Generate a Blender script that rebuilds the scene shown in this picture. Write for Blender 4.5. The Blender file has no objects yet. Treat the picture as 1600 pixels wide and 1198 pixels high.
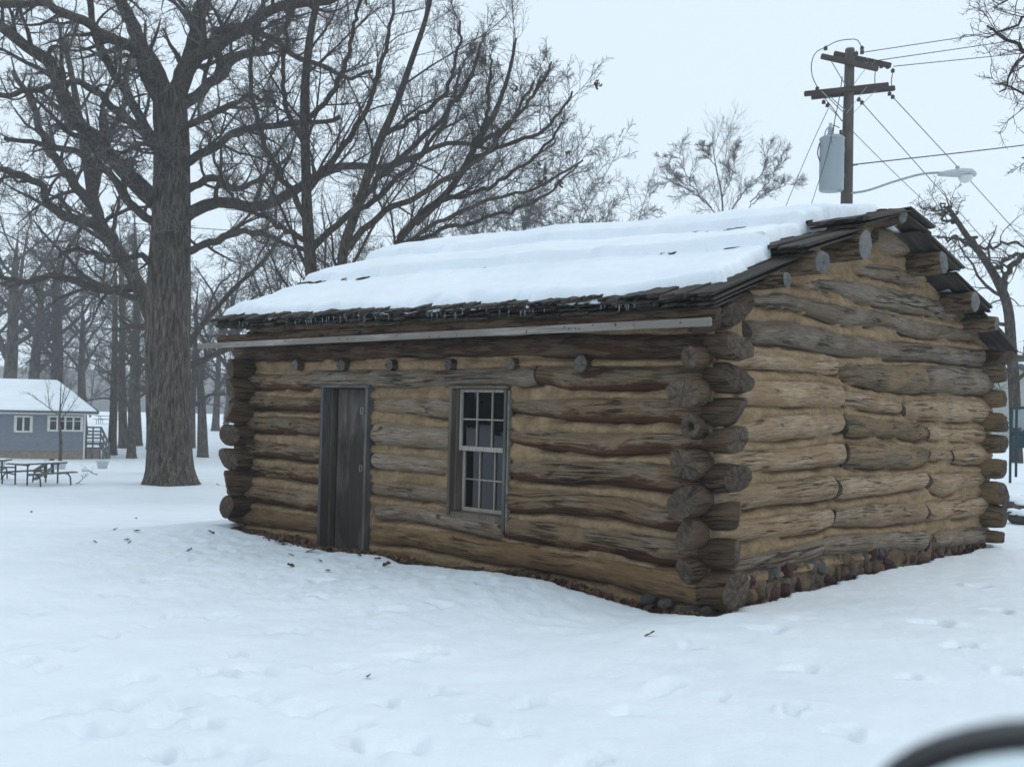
import bpy, math, random
import numpy as np
from mathutils import Vector, Matrix

# ------------------------------------------------------------------ camera, world, sun
S = bpy.context.scene
COL = S.collection
E = 1.50                      # eye height above the ground datum
F, PITCH, ROLL = 1602.0, math.atan(38 / 1602.0), math.radians(1.3)
cam_d = bpy.data.cameras.new('camera')
cam_d.sensor_fit = 'HORIZONTAL'; cam_d.sensor_width = 36.0; cam_d.lens = 36.0 * F / 1600.0
cam_d.clip_start = 0.02; cam_d.clip_end = 3000.0
cam_d.dof.use_dof = True; cam_d.dof.focus_distance = 11.0; cam_d.dof.aperture_fstop = 4.6
cam = bpy.data.objects.new('camera', cam_d); COL.objects.link(cam)
cp, sp, cr, sr = math.cos(PITCH), math.sin(PITCH), math.cos(ROLL), math.sin(ROLL)
_f = np.array([0, cp, sp]); _u = np.array([0, -sp, cp]); _r = np.array([1.0, 0, 0])
RV, UV_, FV = cr * _r + sr * _u, cr * _u - sr * _r, _f
cam.matrix_world = Matrix(((RV[0], UV_[0], -FV[0], 0), (RV[1], UV_[1], -FV[1], 0), (RV[2], UV_[2], -FV[2], E), (0, 0, 0, 1)))
S.camera = cam

W = bpy.data.worlds.new('World'); S.world = W; W.use_nodes = True
nt = W.node_tree; bg = nt.nodes['Background']
sky = nt.nodes.new('ShaderNodeTexSky'); sky.sky_type = 'NISHITA'; sky.sun_disc = False
sky.sun_elevation = math.radians(50); sky.sun_rotation = math.radians(76)
mx = nt.nodes.new('ShaderNodeMix'); mx.data_type = 'RGBA'; mx.inputs['Factor'].default_value = 0.93
nt.links.new(sky.outputs['Color'], mx.inputs['A'])
mx.inputs['B'].default_value = (8.25, 9.6, 10.75, 1)      # even overcast
nt.links.new(mx.outputs['Result'], bg.inputs['Color'])
bg.inputs['Strength'].default_value = 0.1
sun_d = bpy.data.lights.new('sun', 'SUN'); sun_d.energy = 0.7; sun_d.angle = math.radians(50); sun_d.color = (1, 0.97, 0.93)
sun = bpy.data.objects.new('sun', sun_d); COL.objects.link(sun)
sun.rotation_euler = Vector((-.62, -.15, -.77)).to_track_quat('-Z', 'Y').to_euler()
sun.location = (0, 0, 40)
S.view_settings.view_transform = 'Standard'; S.view_settings.look = 'None'
S.view_settings.exposure = 0.0; S.view_settings.gamma = 1.0
S.render.engine = 'CYCLES'
S.cycles.max_bounces = 5; S.cycles.diffuse_bounces = 3; S.cycles.glossy_bounces = 2; S.cycles.transmission_bounces = 4
S.cycles.volume_bounces = 2; S.cycles.transparent_max_bounces = 8
S.cycles.use_adaptive_sampling = True; S.cycles.use_denoising = True

# ------------------------------------------------------------------ helpers
def ray(px, py):
    return FV + RV * (px - 800) / F - UV_ * (py - 599) / F
def at(px, py, depth):
    d = ray(px, py); p = d * (depth / d[1]); return np.array([p[0], p[1], p[2] + E])

def ss(a, b, x):
    t = np.clip((np.asarray(x, float) - a) / (b - a), 0, 1); return t * t * (3 - 2 * t)

def _h(i, j, k, s):
    n = (i * 374761393 + j * 668265263 + k * 1274126177 + s * 974711) & 0xFFFFFFFF
    n = ((n ^ (n >> 13)) * 1274126177) & 0xFFFFFFFF
    return ((n ^ (n >> 16)) & 0xFFFF) / 65535.0
def vn(x, y, z=0.0, seed=0):
    x, y, z = np.broadcast_arrays(np.asarray(x, float), np.asarray(y, float), np.asarray(z, float))
    xi, yi, zi = np.floor(x), np.floor(y), np.floor(z)
    fx, fy, fz = x - xi, y - yi, z - zi
    fx, fy, fz = [t * t * (3 - 2 * t) for t in (fx, fy, fz)]
    xi, yi, zi = xi.astype(np.int64), yi.astype(np.int64), zi.astype(np.int64)
    r = 0
    for a in (0, 1):
        for b in (0, 1):
            for c in (0, 1):
                r = r + _h(xi + a, yi + b, zi + c, seed) * (fx if a else 1 - fx) * (fy if b else 1 - fy) * (fz if c else 1 - fz)
    return r * 2 - 1
def fbm(x, y, z=0.0, seed=0, o=3):
    r = 0; a = 1.0; m = 1.0
    for i in range(o):
        r = r + a * vn(np.asarray(x) * m, np.asarray(y) * m, np.asarray(z) * m, seed + i * 17); a *= 0.5; m *= 2.03
    return r

def mesh_np(name, verts, faces, mats, uv=None, smooth=True, mat_idx=None):
    """faces: one (n,k) array or a list of them; uv: per-vertex (n,2)"""
    if not isinstance(faces, list): faces = [faces]
    faces = [np.asarray(f, np.int64) for f in faces if len(f)]
    me = bpy.data.meshes.new(name)
    verts = np.asarray(verts, np.float32)
    me.vertices.add(len(verts)); me.vertices.foreach_set('co', verts.ravel())
    li = np.concatenate([f.ravel() for f in faces]).astype(np.int32)
    tot = np.concatenate([np.full(len(f), f.shape[1]) for f in faces])
    st = np.concatenate([[0], np.cumsum(tot)[:-1]]).astype(np.int32)
    me.loops.add(len(li)); me.loops.foreach_set('vertex_index', li)
    me.polygons.add(len(tot)); me.polygons.foreach_set('loop_start', st)
    try: me.polygons.foreach_set('loop_total', tot.astype(np.int32))
    except Exception: pass
    me.update(calc_edges=True)
    if uv is not None:
        l = me.uv_layers.new(name='UVMap'); l.data.foreach_set('uv', np.asarray(uv, np.float32)[li].ravel())
    for m in (mats if isinstance(mats, (list, tuple)) else [mats]): me.materials.append(m)
    if mat_idx is not None: me.polygons.foreach_set('material_index', np.asarray(mat_idx, np.int32))
    me.polygons.foreach_set('use_smooth', np.full(len(tot), bool(smooth)))
    me.validate(); me.update()
    return me
def link(name, me, parent=None, loc=(0, 0, 0), rot=(0, 0, 0), scale=None):
    o = bpy.data.objects.new(name, me); COL.objects.link(o)
    o.location = loc; o.rotation_euler = rot
    if scale is not None: o.scale = scale if hasattr(scale, '__len__') else (scale,) * 3
    if parent is not None: o.parent = parent
    return o
def tag(o, label=None, cat=None, group=None, kind=None):
    if label: o['label'] = label
    if cat: o['category'] = cat
    if group: o['group'] = group
    if kind: o['kind'] = kind
    return o
def empty(name, loc, rz=0.0, **k):
    o = bpy.data.objects.new(name, None); COL.objects.link(o); o.location = loc; o.rotation_euler = (0, 0, rz)
    o.empty_display_size = 0.2
    return tag(o, **k)
def copy_tree(o, parent=None):
    c = o.copy(); COL.objects.link(c)
    if parent is not None: c.parent = parent
    for ch in list(o.children): copy_tree(ch, c)
    return c

class MB:
    """collects boxes, prisms and tubes for one mesh"""
    def __init__(s): s.v = []; s.f = {3: [], 4: []}; s.n = 0
    def add(s, v, f):
        s.v.append(np.asarray(v, float).reshape(-1, 3))
        for q in f: s.f.setdefault(len(q), []).append([i + s.n for i in q])
        s.n += len(s.v[-1]); return s
    def box(s, c, d, R=None, bev=0.0):
        c = np.array(c, float); hx, hy, hz = np.array(d, float) / 2
        if bev <= 0:
            v = np.array([[x, y, z] for x in (-hx, hx) for y in (-hy, hy) for z in (-hz, hz)])
            f = [(0, 1, 3, 2), (4, 6, 7, 5), (0, 4, 5, 1), (2, 3, 7, 6), (0, 2, 6, 4), (1, 5, 7, 3)]
        else:
            b = min(bev, hx * .9, hy * .9, hz * .9); v = []; ax = (hx, hy, hz)
            idx = {}
            for sx in (-1, 1):
                for sy in (-1, 1):
                    for sz in (-1, 1):
                        for k in range(3):
                            p = [sx * (hx - b), sy * (hy - b), sz * (hz - b)]; p[k] = (sx, sy, sz)[k] * ax[k]
                            idx[(sx, sy, sz, k)] = len(v); v.append(p)
            f = []
            for k in range(3):
                a, c2 = [(1, 2), (2, 0), (0, 1)][k]
                for sg in (-1, 1):
                    q = []
                    for (p1, p2) in ((-1, -1), (1, -1), (1, 1), (-1, 1)):
                        t = [0, 0, 0]; t[k] = sg; t[a] = p1; t[c2] = p2; q.append(idx[(*t, k)])
                    f.append(tuple(q if sg > 0 else q[::-1]))
            for k in range(3):
                a, c2 = [(1, 2), (2, 0), (0, 1)][k]
                for s1 in (-1, 1):
                    for s2 in (-1, 1):
                        t0 = [0, 0, 0]; t0[a] = s1; t0[c2] = s2; lo = list(t0); hi = list(t0); lo[k] = -1; hi[k] = 1
                        q = (idx[(*lo, a)], idx[(*hi, a)], idx[(*hi, c2)], idx[(*lo, c2)])
                        f.append(q if s1 * s2 > 0 else q[::-1])
            for sx in (-1, 1):
                for sy in (-1, 1):
                    for sz in (-1, 1):
                        q = tuple(idx[(sx, sy, sz, k)] for k in range(3)); f.append(q if sx * sy * sz > 0 else q[::-1])
            v = np.array(v)
        if R is not None: v = v @ np.asarray(R, float).T
        return s.add(v + c, f)
    def bar(s, a, b, w, h, up=(0, 0, 1), bev=0.0):
        a = np.array(a, float); b = np.array(b, float); x = b - a; L = np.linalg.norm(x); x = x / L
        u = np.array(up, float); y = np.cross(u, x)
        if np.linalg.norm(y) < 1e-6: y = np.cross([1, 0, 0], x)
        y /= np.linalg.norm(y); z = np.cross(x, y)
        return s.box((a + b) / 2, (L, w, h), R=np.stack([x, y, z], 1), bev=bev)
    def tube(s, pts, r, n=8, cap=True):
        P = np.asarray(pts, float); K = len(P); r = np.broadcast_to(np.asarray(r, float), (K,))
        T = np.gradient(P, axis=0); T /= np.linalg.norm(T, axis=1)[:, None] + 1e-12
        d = P[-1] - P[0]; d = d / (np.linalg.norm(d) + 1e-12)
        ref = np.eye(3)[np.argmin(np.abs(d))]
        n1 = np.cross(T, ref); n1 /= np.linalg.norm(n1, axis=1)[:, None] + 1e-12; n2 = np.cross(T, n1)
        a = np.arange(n) * 2 * np.pi / n
        V = P[:, None] + r[:, None, None] * (np.cos(a)[None, :, None] * n1[:, None] + np.sin(a)[None, :, None] * n2[:, None])
        f = [(i * n + j, i * n + (j + 1) % n, (i + 1) * n + (j + 1) % n, (i + 1) * n + j) for i in range(K - 1) for j in range(n)]
        V = V.reshape(-1, 3)
        if cap:
            V = np.vstack([V, P[0], P[-1]]); c0, c1 = K * n, K * n + 1
            f += [(c0, (j + 1) % n, j) for j in range(n)] + [(c1, (K - 1) * n + j, (K - 1) * n + (j + 1) % n) for j in range(n)]
        return s.add(V, f)
    def lathe(s, prof, c=(0, 0, 0), n=16, R=None):
        a = np.arange(n) * 2 * np.pi / n; V = []
        for (r, z) in prof: V.append(np.stack([r * np.cos(a), r * np.sin(a), np.full(n, z)], 1))
        K = len(prof); V = np.concatenate(V)
        f = [(i * n + j, i * n + (j + 1) % n, (i + 1) * n + (j + 1) % n, (i + 1) * n + j) for i in range(K - 1) for j in range(n)]
        if R is not None: V = V @ np.asarray(R, float).T
        return s.add(V + np.array(c, float), f)
    def mesh(s, name, mat, smooth=False):
        return mesh_np(name, np.concatenate(s.v), [np.array(q) for q in s.f.values() if q], mat, smooth=smooth)
    def build(s, name, mat, parent=None, loc=(0, 0, 0), smooth=False, rot=(0, 0, 0)):
        return link(name, s.mesh(name, mat, smooth), parent, loc, rot)

# ------------------------------------------------------------------ materials
def N(nt, t, **k):
    n = nt.nodes.new(t)
    for a, v in k.items():
        if a in n.bl_rna.properties: setattr(n, a, v)
    return n
def new_mat(name, color=(.5, .5, .5), rough=.8, metal=0.0, spec=None):
    m = bpy.data.materials.new(name); m.use_nodes = True
    b = m.node_tree.nodes['Principled BSDF']
    b.inputs['Base Color'].default_value = (*color, 1); b.inputs['Roughness'].default_value = rough; b.inputs['Metallic'].default_value = metal
    if spec is not None: b.inputs['Specular IOR Level'].default_value = spec
    return m
def ramp(nt, stops):
    r = nt.nodes.new('ShaderNodeValToRGB'); e = r.color_ramp.elements
    while len(e) < len(stops): e.new(0.5)
    for q, (p, c) in zip(e, stops):
        q.position = p; q.color = (*c, 1) if len(c) == 3 else c
    return r
def noise(nt, vec, scale, detail=4, rough=.6, dist=0.0):
    n = nt.nodes.new('ShaderNodeTexNoise'); n.inputs['Scale'].default_value = scale; n.inputs['Detail'].default_value = detail
    n.inputs['Roughness'].default_value = rough; n.inputs['Distortion'].default_value = dist
    if vec is not None: nt.links.new(vec, n.inputs['Vector'])
    return n
def mapping(nt, vec, scale, loc=None):
    m = nt.nodes.new('ShaderNodeMapping'); m.inputs['Scale'].default_value = scale
    nt.links.new(vec, m.inputs['Vector'])
    return m
def mixc(nt, fac, a, b, mode='MIX'):
    m = nt.nodes.new('ShaderNodeMix'); m.data_type = 'RGBA'; m.blend_type = mode
    for k, v in (('Factor', fac), ('A', a), ('B', b)):
        if isinstance(v, bpy.types.NodeSocket): nt.links.new(v, m.inputs[k])
        elif isinstance(v, (int, float)): m.inputs[k].default_value = v
        else: m.inputs[k].default_value = (*v, 1)
    return m.outputs['Result']
def math_(nt, op, a, b=None, clamp=False):
    m = nt.nodes.new('ShaderNodeMath'); m.operation = op; m.use_clamp = clamp
    for i, v in enumerate((a, b)):
        if v is None: continue
        if isinstance(v, bpy.types.NodeSocket): nt.links.new(v, m.inputs[i])
        else: m.inputs[i].default_value = v
    return m.outputs[0]
def bump(nt, h, strength, dist, prev=None):
    b = nt.nodes.new('ShaderNodeBump'); b.inputs['Strength'].default_value = strength; b.inputs['Distance'].default_value = dist
    nt.links.new(h, b.inputs['Height'])
    if prev is not None: nt.links.new(prev, b.inputs['Normal'])
    return b.outputs['Normal']

def shifted(nt, vec, k=37.0):
    """vector plus a per-object random offset, so that no two pieces carry the same grain"""
    oi = nt.nodes.new('ShaderNodeObjectInfo')
    mu = math_(nt, 'MULTIPLY', oi.outputs['Random'], k)
    cb = nt.nodes.new('ShaderNodeCombineXYZ')
    for i in range(3): nt.links.new(mu, cb.inputs[i])
    a = nt.nodes.new('ShaderNodeVectorMath'); a.operation = 'ADD'
    nt.links.new(vec, a.inputs[0]); nt.links.new(cb.outputs[0], a.inputs[1])
    return a.outputs[0], oi.outputs['Random']

def log_mat(name, silver, tan, brown, red=0.35, crack=1.0, mud=(.30, .205, .105), mudamt=.35, under=0.0):
    """weathered round log: u = metres along, v = metres round. silver skin, tan patches, brown unbleached streaks"""
    m = new_mat(name, silver, .85, spec=.25); nt = m.node_tree; b = nt.nodes['Principled BSDF']
    uv = nt.nodes.new('ShaderNodeUVMap'); vec, rnd = shifted(nt, uv.outputs['UV'])
    g = mapping(nt, vec, (3.0, 46, 1)); fine = noise(nt, g.outputs[0], 1.6, 9, .72, .5)
    g2 = mapping(nt, vec, (1.5, 9.0, 1)); broad = noise(nt, g2.outputs[0], 1.5, 5, .62, .6)
    g3 = mapping(nt, vec, (2.6, 6.0, 1)); patch = noise(nt, g3.outputs[0], .9, 4, .6, .3)
    c1 = ramp(nt, [(.33, tuple(x * .34 for x in silver)), (.49, silver), (.66, tuple(min(1, x * 1.5) for x in silver))])
    nt.links.new(fine.outputs['Fac'], c1.inputs[0])
    c2 = ramp(nt, [(.32, tuple(x * .5 for x in tan)), (.6, tan)]); nt.links.new(fine.outputs['Fac'], c2.inputs[0])
    f1 = ramp(nt, [(.44, (0, 0, 0)), (.58, (1, 1, 1))]); nt.links.new(patch.outputs['Fac'], f1.inputs[0])
    col = mixc(nt, f1.outputs[0], c1.outputs[0], c2.outputs[0])
    c3 = ramp(nt, [(.3, tuple(x * .35 for x in brown)), (.55, brown), (.75, (brown[0] * 2.1, brown[1] * 1.55, brown[2] * 1.2))])
    nt.links.new(fine.outputs['Fac'], c3.inputs[0])
    t = red
    f2 = ramp(nt, [(.62 - .3 * t, (0, 0, 0)), (.70 - .3 * t, (1, 1, 1))]); nt.links.new(broad.outputs['Fac'], f2.inputs[0])
    col = mixc(nt, f2.outputs[0], col, c3.outputs[0])
    if under:                                   # rain never bleached the lower side: ragged band of brown wood
        sx = nt.nodes.new('ShaderNodeSeparateXYZ'); nt.links.new(uv.outputs['UV'], sx.inputs[0])
        e = math_(nt, 'ADD', sx.outputs['Y'], math_(nt, 'MULTIPLY', math_(nt, 'SUBTRACT', broad.outputs['Fac'], .5), .34))
        e = math_(nt, 'ADD', e, math_(nt, 'MULTIPLY', math_(nt, 'SUBTRACT', patch.outputs['Fac'], .5), .16))
        f5 = ramp(nt, [(.105 * under, (1, 1, 1)), (.145 * under, (0, 0, 0))]); nt.links.new(e, f5.inputs[0])
        col = mixc(nt, f5.outputs[0], col, c3.outputs[0])
    g4 = mapping(nt, vec, (1.2, 1.6, 1)); mudn = noise(nt, g4.outputs[0], 1.3, 5, .65, .2)
    f3 = ramp(nt, [(.66 - .2 * mudamt, (0, 0, 0)), (.82 - .2 * mudamt, (.85, .85, .85))]); nt.links.new(mudn.outputs['Fac'], f3.inputs[0])
    col = mixc(nt, f3.outputs[0], col, mud)
    # drying cracks along the grain
    g5 = mapping(nt, vec, (.7, 15.0, 1)); cn = noise(nt, g5.outputs[0], 1.2, 4, .5, .3)
    d = math_(nt, 'ABSOLUTE', math_(nt, 'SUBTRACT', cn.outputs['Fac'], .5))
    cr = ramp(nt, [(0.0, (0, 0, 0)), (.012 * crack, (.35, .35, .35)), (.03 * crack, (1, 1, 1))]); nt.links.new(d, cr.inputs[0])
    g6 = mapping(nt, vec, (.8, 1.2, 1)); cm = noise(nt, g6.outputs[0], 2.0, 2, .5)
    cmr = ramp(nt, [(.46, (1, 1, 1)), (.54, (0, 0, 0))]); nt.links.new(cm.outputs['Fac'], cmr.inputs[0])
    crk = mixc(nt, cmr.outputs[0], cr.outputs[0], (1, 1, 1))
    col = mixc(nt, .85, col, crk, 'MULTIPLY')
    # knots
    vo = nt.nodes.new('ShaderNodeTexVoronoi'); g7 = mapping(nt, vec, (2.0, 3.2, 1)); nt.links.new(g7.outputs[0], vo.inputs['Vector']); vo.inputs['Scale'].default_value = 1.0
    kn = ramp(nt, [(.05, (.25, .2, .16)), (.085, (1, 1, 1))]); nt.links.new(vo.outputs['Distance'], kn.inputs[0])
    col = mixc(nt, .9, col, kn.outputs[0], 'MULTIPLY')
    hs = nt.nodes.new('ShaderNodeHueSaturation'); nt.links.new(col, hs.inputs['Color'])
    nt.links.new(math_(nt, 'ADD', math_(nt, 'MULTIPLY', rnd, .34), .83), hs.inputs['Value'])
    nt.links.new(hs.outputs[0], b.inputs['Base Color'])
    nb = bump(nt, fine.outputs['Fac'], 1.0, .022)
    nb = bump(nt, broad.outputs['Fac'], .6, .03, nb)
    nb = bump(nt, crk, .9, .012, nb)
    nt.links.new(nb, b.inputs['Normal'])
    return m
def board_mat(name, light, dark, along='Z', rough=.8, gs=40):
    """sawn weathered board, grain along one object axis"""
    m = new_mat(name, light, rough, spec=.25); nt = m.node_tree; b = nt.nodes['Principled BSDF']
    tc = nt.nodes.new('ShaderNodeTexCoord'); vec, rnd = shifted(nt, tc.outputs['Object'])
    s = [gs, gs, gs]; s['XYZ'.index(along)] = gs * .05
    g = mapping(nt, vec, s); f = noise(nt, g.outputs[0], 1.0, 6, .7, .3)
    s2 = [3, 3, 3]; s2['XYZ'.index(along)] = 1.0
    g2 = mapping(nt, vec, s2); p = noise(nt, g2.outputs[0], 1.2, 4, .6)
    c = ramp(nt, [(.28, tuple(x * .6 for x in dark)), (.5, tuple((x + y) / 2 for x, y in zip(light, dark))), (.72, light)]); nt.links.new(f.outputs['Fac'], c.inputs[0])
    fp = ramp(nt, [(.42, (0, 0, 0)), (.58, (.9, .9, .9))]); nt.links.new(p.outputs['Fac'], fp.inputs[0])
    col = mixc(nt, fp.outputs[0], c.outputs[0], dark)
    hs = nt.nodes.new('ShaderNodeHueSaturation'); nt.links.new(col, hs.inputs['Color'])
    nt.links.new(math_(nt, 'ADD', math_(nt, 'MULTIPLY', rnd, .4), .8), hs.inputs['Value'])
    nt.links.new(hs.outputs[0], b.inputs['Base Color'])
    nt.links.new(bump(nt, f.outputs['Fac'], .6, .006), b.inputs['Normal'])
    return m
def rough_mat(name, a, b_, scale=6, rough=.9, bs=.5, bd=.02, detail=6, vary=.0):
    """two-tone mottled surface with relief"""
    m = new_mat(name, a, rough, spec=.2); nt = m.node_tree; b = nt.nodes['Principled BSDF']
    tc = nt.nodes.new('ShaderNodeTexCoord'); vec, rnd = shifted(nt, tc.outputs['Object'])
    n = noise(nt, vec, scale, detail, .65); n2 = noise(nt, vec, scale * 6, 4, .6)
    c = ramp(nt, [(.35, b_), (.65, a)]); nt.links.new(n.outputs['Fac'], c.inputs[0])
    c2 = ramp(nt, [(.3, (.7, .7, .7)), (.6, (1.0, 1.0, 1.0))]); nt.links.new(n2.outputs['Fac'], c2.inputs[0])
    col = mixc(nt, .8, c.outputs[0], c2.outputs[0], 'MULTIPLY')
    if vary:
        hs = nt.nodes.new('ShaderNodeHueSaturation'); nt.links.new(col, hs.inputs['Color'])
        nt.links.new(math_(nt, 'ADD', math_(nt, 'MULTIPLY', rnd, vary), 1 - vary / 2), hs.inputs['Value']); col = hs.outputs[0]
    nt.links.new(col, b.inputs['Base Color'])
    nb = bump(nt, n.outputs['Fac'], bs, bd); nb = bump(nt, n2.outputs['Fac'], bs * .7, bd * .3, nb)
    nt.links.new(nb, b.inputs['Normal'])
    return m
def bark_mat(name, a, b_, scale=1.0, along='Z'):
    """furrowed bark: ridges stretched up the stem"""
    m = new_mat(name, a, .95, spec=.15); nt = m.node_tree; b = nt.nodes['Principled BSDF']
    tc = nt.nodes.new('ShaderNodeTexCoord'); vec, rnd = shifted(nt, tc.outputs['Object'], 11)
    sc_ = [14 * scale] * 3; sc_['XYZ'.index(along)] = 2.2 * scale
    g = mapping(nt, vec, sc_); n = noise(nt, g.outputs[0], 1.0, 7, .7, .5)
    n2 = noise(nt, vec, 1.5, 4, .6)
    c = ramp(nt, [(.40, tuple(x * .22 for x in a)), (.5, a), (.64, b_)]); nt.links.new(n.outputs['Fac'], c.inputs[0])
    c2 = ramp(nt, [(.3, (.75, .75, .72)), (.7, (1.1, 1.08, 1.05))]); nt.links.new(n2.outputs['Fac'], c2.inputs[0])
    nt.links.new(mixc(nt, 1.0, c.outputs[0], c2.outputs[0], 'MULTIPLY'), b.inputs['Base Color'])
    nt.links.new(bump(nt, n.outputs['Fac'], 1.0, .06 / scale), b.inputs['Normal'])
    return m

def snow_mat():
    m = new_mat('snow', (.86, .89, .92), .55, spec=.3); nt = m.node_tree; b = nt.nodes['Principled BSDF']
    tc = nt.nodes.new('ShaderNodeTexCoord')
    n = noise(nt, tc.outputs['Object'], 7, 7, .65); n2 = noise(nt, tc.outputs['Object'], 45, 5, .75)
    g = mapping(nt, tc.outputs['Object'], (1.0, 1.0, 1.0)); n3 = noise(nt, g.outputs[0], 1.1, 5, .6)
    c = ramp(nt, [(.3, (.75, .81, .86)), (.65, (.82, .875, .92))]); nt.links.new(n3.outputs['Fac'], c.inputs[0])
    nt.links.new(c.outputs[0], b.inputs['Base Color'])
    nb = bump(nt, n.outputs['Fac'], .5, .03); nb = bump(nt, n2.outputs['Fac'], .5, .008, nb)
    nt.links.new(nb, b.inputs['Normal'])
    return m
M = {}
M['snow'] = snow_mat()
M['log_front'] = log_mat('log_front', (0.200, 0.150, 0.103), (0.216, 0.140, 0.079), (0.091, 0.041, 0.019), red=.12, crack=1.2, mudamt=.3, under=.98)
M['log_peeled'] = log_mat('log_peeled', (0.246, 0.196, 0.148), (0.261, 0.184, 0.115), (0.155, 0.099, 0.061), red=-.4, crack=.5, mudamt=.25)
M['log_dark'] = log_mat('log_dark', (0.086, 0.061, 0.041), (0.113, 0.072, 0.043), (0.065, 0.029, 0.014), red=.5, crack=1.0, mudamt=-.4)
M['log_gable'] = log_mat('log_gable', (0.323, 0.239, 0.158), (0.344, 0.230, 0.132), (0.161, 0.090, 0.050), red=-.25, crack=.9, mudamt=.55)
M['log_moss'] = log_mat('log_moss', (0.148, 0.117, 0.073), (0.266, 0.177, 0.096), (0.073, 0.056, 0.032), red=.15, crack=.6, mudamt=.5)
M['log_grey'] = log_mat('log_grey', (0.218, 0.178, 0.137), (0.218, 0.159, 0.108), (0.093, 0.066, 0.043), red=-.05, crack=1.3, mudamt=.1)
M['log_sill'] = log_mat('log_sill', (0.186, 0.119, 0.063), (0.206, 0.122, 0.056), (0.083, 0.047, 0.025), red=.0, crack=.7, mudamt=.5)
M['log_corner'] = log_mat('log_corner', (0.110, 0.073, 0.046), (0.114, 0.068, 0.040), (0.071, 0.036, 0.019), red=.1, crack=1.4, mudamt=-.2)
def end_mat(name, a, b_, k=1.0):
    """cut log end: rings round the pith and dark radial checks"""
    m = new_mat(name, a, .92, spec=.15); nt = m.node_tree; b = nt.nodes['Principled BSDF']
    uv = nt.nodes.new('ShaderNodeUVMap'); oi = nt.nodes.new('ShaderNodeObjectInfo')
    sx = nt.nodes.new('ShaderNodeSeparateXYZ'); nt.links.new(uv.outputs['UV'], sx.inputs[0])
    ang = math_(nt, 'ARCTAN2', sx.outputs['Y'], sx.outputs['X'])
    ln = nt.nodes.new('ShaderNodeVectorMath'); ln.operation = 'LENGTH'; nt.links.new(uv.outputs['UV'], ln.inputs[0])
    n0 = noise(nt, uv.outputs['UV'], 22, 5, .6)
    ring = math_(nt, 'SINE', math_(nt, 'ADD', math_(nt, 'MULTIPLY', ln.outputs['Value'], 620), math_(nt, 'MULTIPLY', n0.outputs['Fac'], 9)))
    cb = nt.nodes.new('ShaderNodeCombineXYZ'); nt.links.new(math_(nt, 'COSINE', ang), cb.inputs[0]); nt.links.new(math_(nt, 'SINE', ang), cb.inputs[1]); nt.links.new(math_(nt, 'MULTIPLY', oi.outputs['Random'], 50), cb.inputs[2])
    rad = noise(nt, cb.outputs[0], 1.5, 3, .55)
    d = math_(nt, 'ABSOLUTE', math_(nt, 'SUBTRACT', rad.outputs['Fac'], .5))
    ck = ramp(nt, [(.0, (1 - .7 * k,) * 3), (.008, (1 - .4 * k,) * 3), (.022, (1, 1, 1))]); nt.links.new(d, ck.inputs[0])
    c = ramp(nt, [(.3, b_), (.68, a)]); nt.links.new(n0.outputs['Fac'], c.inputs[0])
    r2 = math_(nt, 'ADD', math_(nt, 'MULTIPLY', ring, .12), .88)
    col = mixc(nt, 1.0, c.outputs[0], ck.outputs[0], 'MULTIPLY'); hs = nt.nodes.new('ShaderNodeHueSaturation'); nt.links.new(col, hs.inputs['Color'])
    nt.links.new(math_(nt, 'MULTIPLY', r2, math_(nt, 'ADD', math_(nt, 'MULTIPLY', oi.outputs['Random'], .5), .75)), hs.inputs['Value'])
    nt.links.new(hs.outputs[0], b.inputs['Base Color'])
    nb = bump(nt, ring, .25, .004); nb = bump(nt, ck.outputs[0], .6, .006, nb); nb = bump(nt, n0.outputs['Fac'], .7, .02, nb)
    nt.links.new(nb, b.inputs['Normal']); return m
M['end'] = end_mat('end_grain', (.15, .118, .09), (.06, .043, .032))
M['end_pale'] = end_mat('end_grain_pale', (.20, .205, .20), (.13, .13, .122), .25)
M['end_mid'] = end_mat('end_grain_mid', (.19, .175, .155), (.10, .088, .075))
M['bark_purlin'] = bark_mat('bark_purlin', (.15, .105, .07), (.23, .17, .12), 1.9, 'X')
M['chink'] = rough_mat('chinking', (.315, .218, .125), (.19, .128, .072), 4.5, .95, 1.0, .03)
M['shake'] = board_mat('shake_wood', (.105, .09, .075), (.032, .027, .022), 'Y', .85, 30)
M['board'] = board_mat('eave_board', (.33, .305, .28), (.16, .14, .12), 'X', .8, 30)
M['jamb'] = board_mat('jamb_board', (.135, .135, .135), (.06, .055, .05), 'Z', .75, 40)
M['doorwood'] = board_mat('door_board', (.15, .132, .118), (.026, .021, .017), 'Z', .75, 34)
M['sash'] = board_mat('sash_wood', (.43, .40, .35), (.25, .22, .185), 'Z', .7, 40)
M['casing'] = board_mat('casing_wood', (.165, .135, .11), (.07, .055, .042), 'Z', .75, 40)
M['glass'] = new_mat('window_glass', (.003, .0035, .005), .012, spec=.5)
M['soil'] = rough_mat('soil', (.11, .075, .045), (.05, .034, .022), 9, .95, 1, .04)
M['ice'] = new_mat('ice', (.75, .82, .88), .12, spec=.6); M['ice'].node_tree.nodes['Principled BSDF'].inputs['Transmission Weight'].default_value = .75
M['ice'].node_tree.nodes['Principled BSDF'].inputs['IOR'].default_value = 1.31
M['bark'] = bark_mat('oak_bark', (.075, .059, .046), (.17, .142, .118), .85)
M['bark_far'] = bark_mat('bark_far', (.085, .07, .058), (.15, .13, .11))
M['limb'] = bark_mat('limb_bark', (.06, .047, .038), (.125, .105, .09), 2.0)
M['twig'] = rough_mat('frosted_twig', (.185, .17, .165), (.085, .073, .067), 5, .95, .0, .01)
M['twig_dark'] = rough_mat('twig', (.10, .085, .077), (.05, .042, .038), 5, .95, .0, .01)
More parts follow.
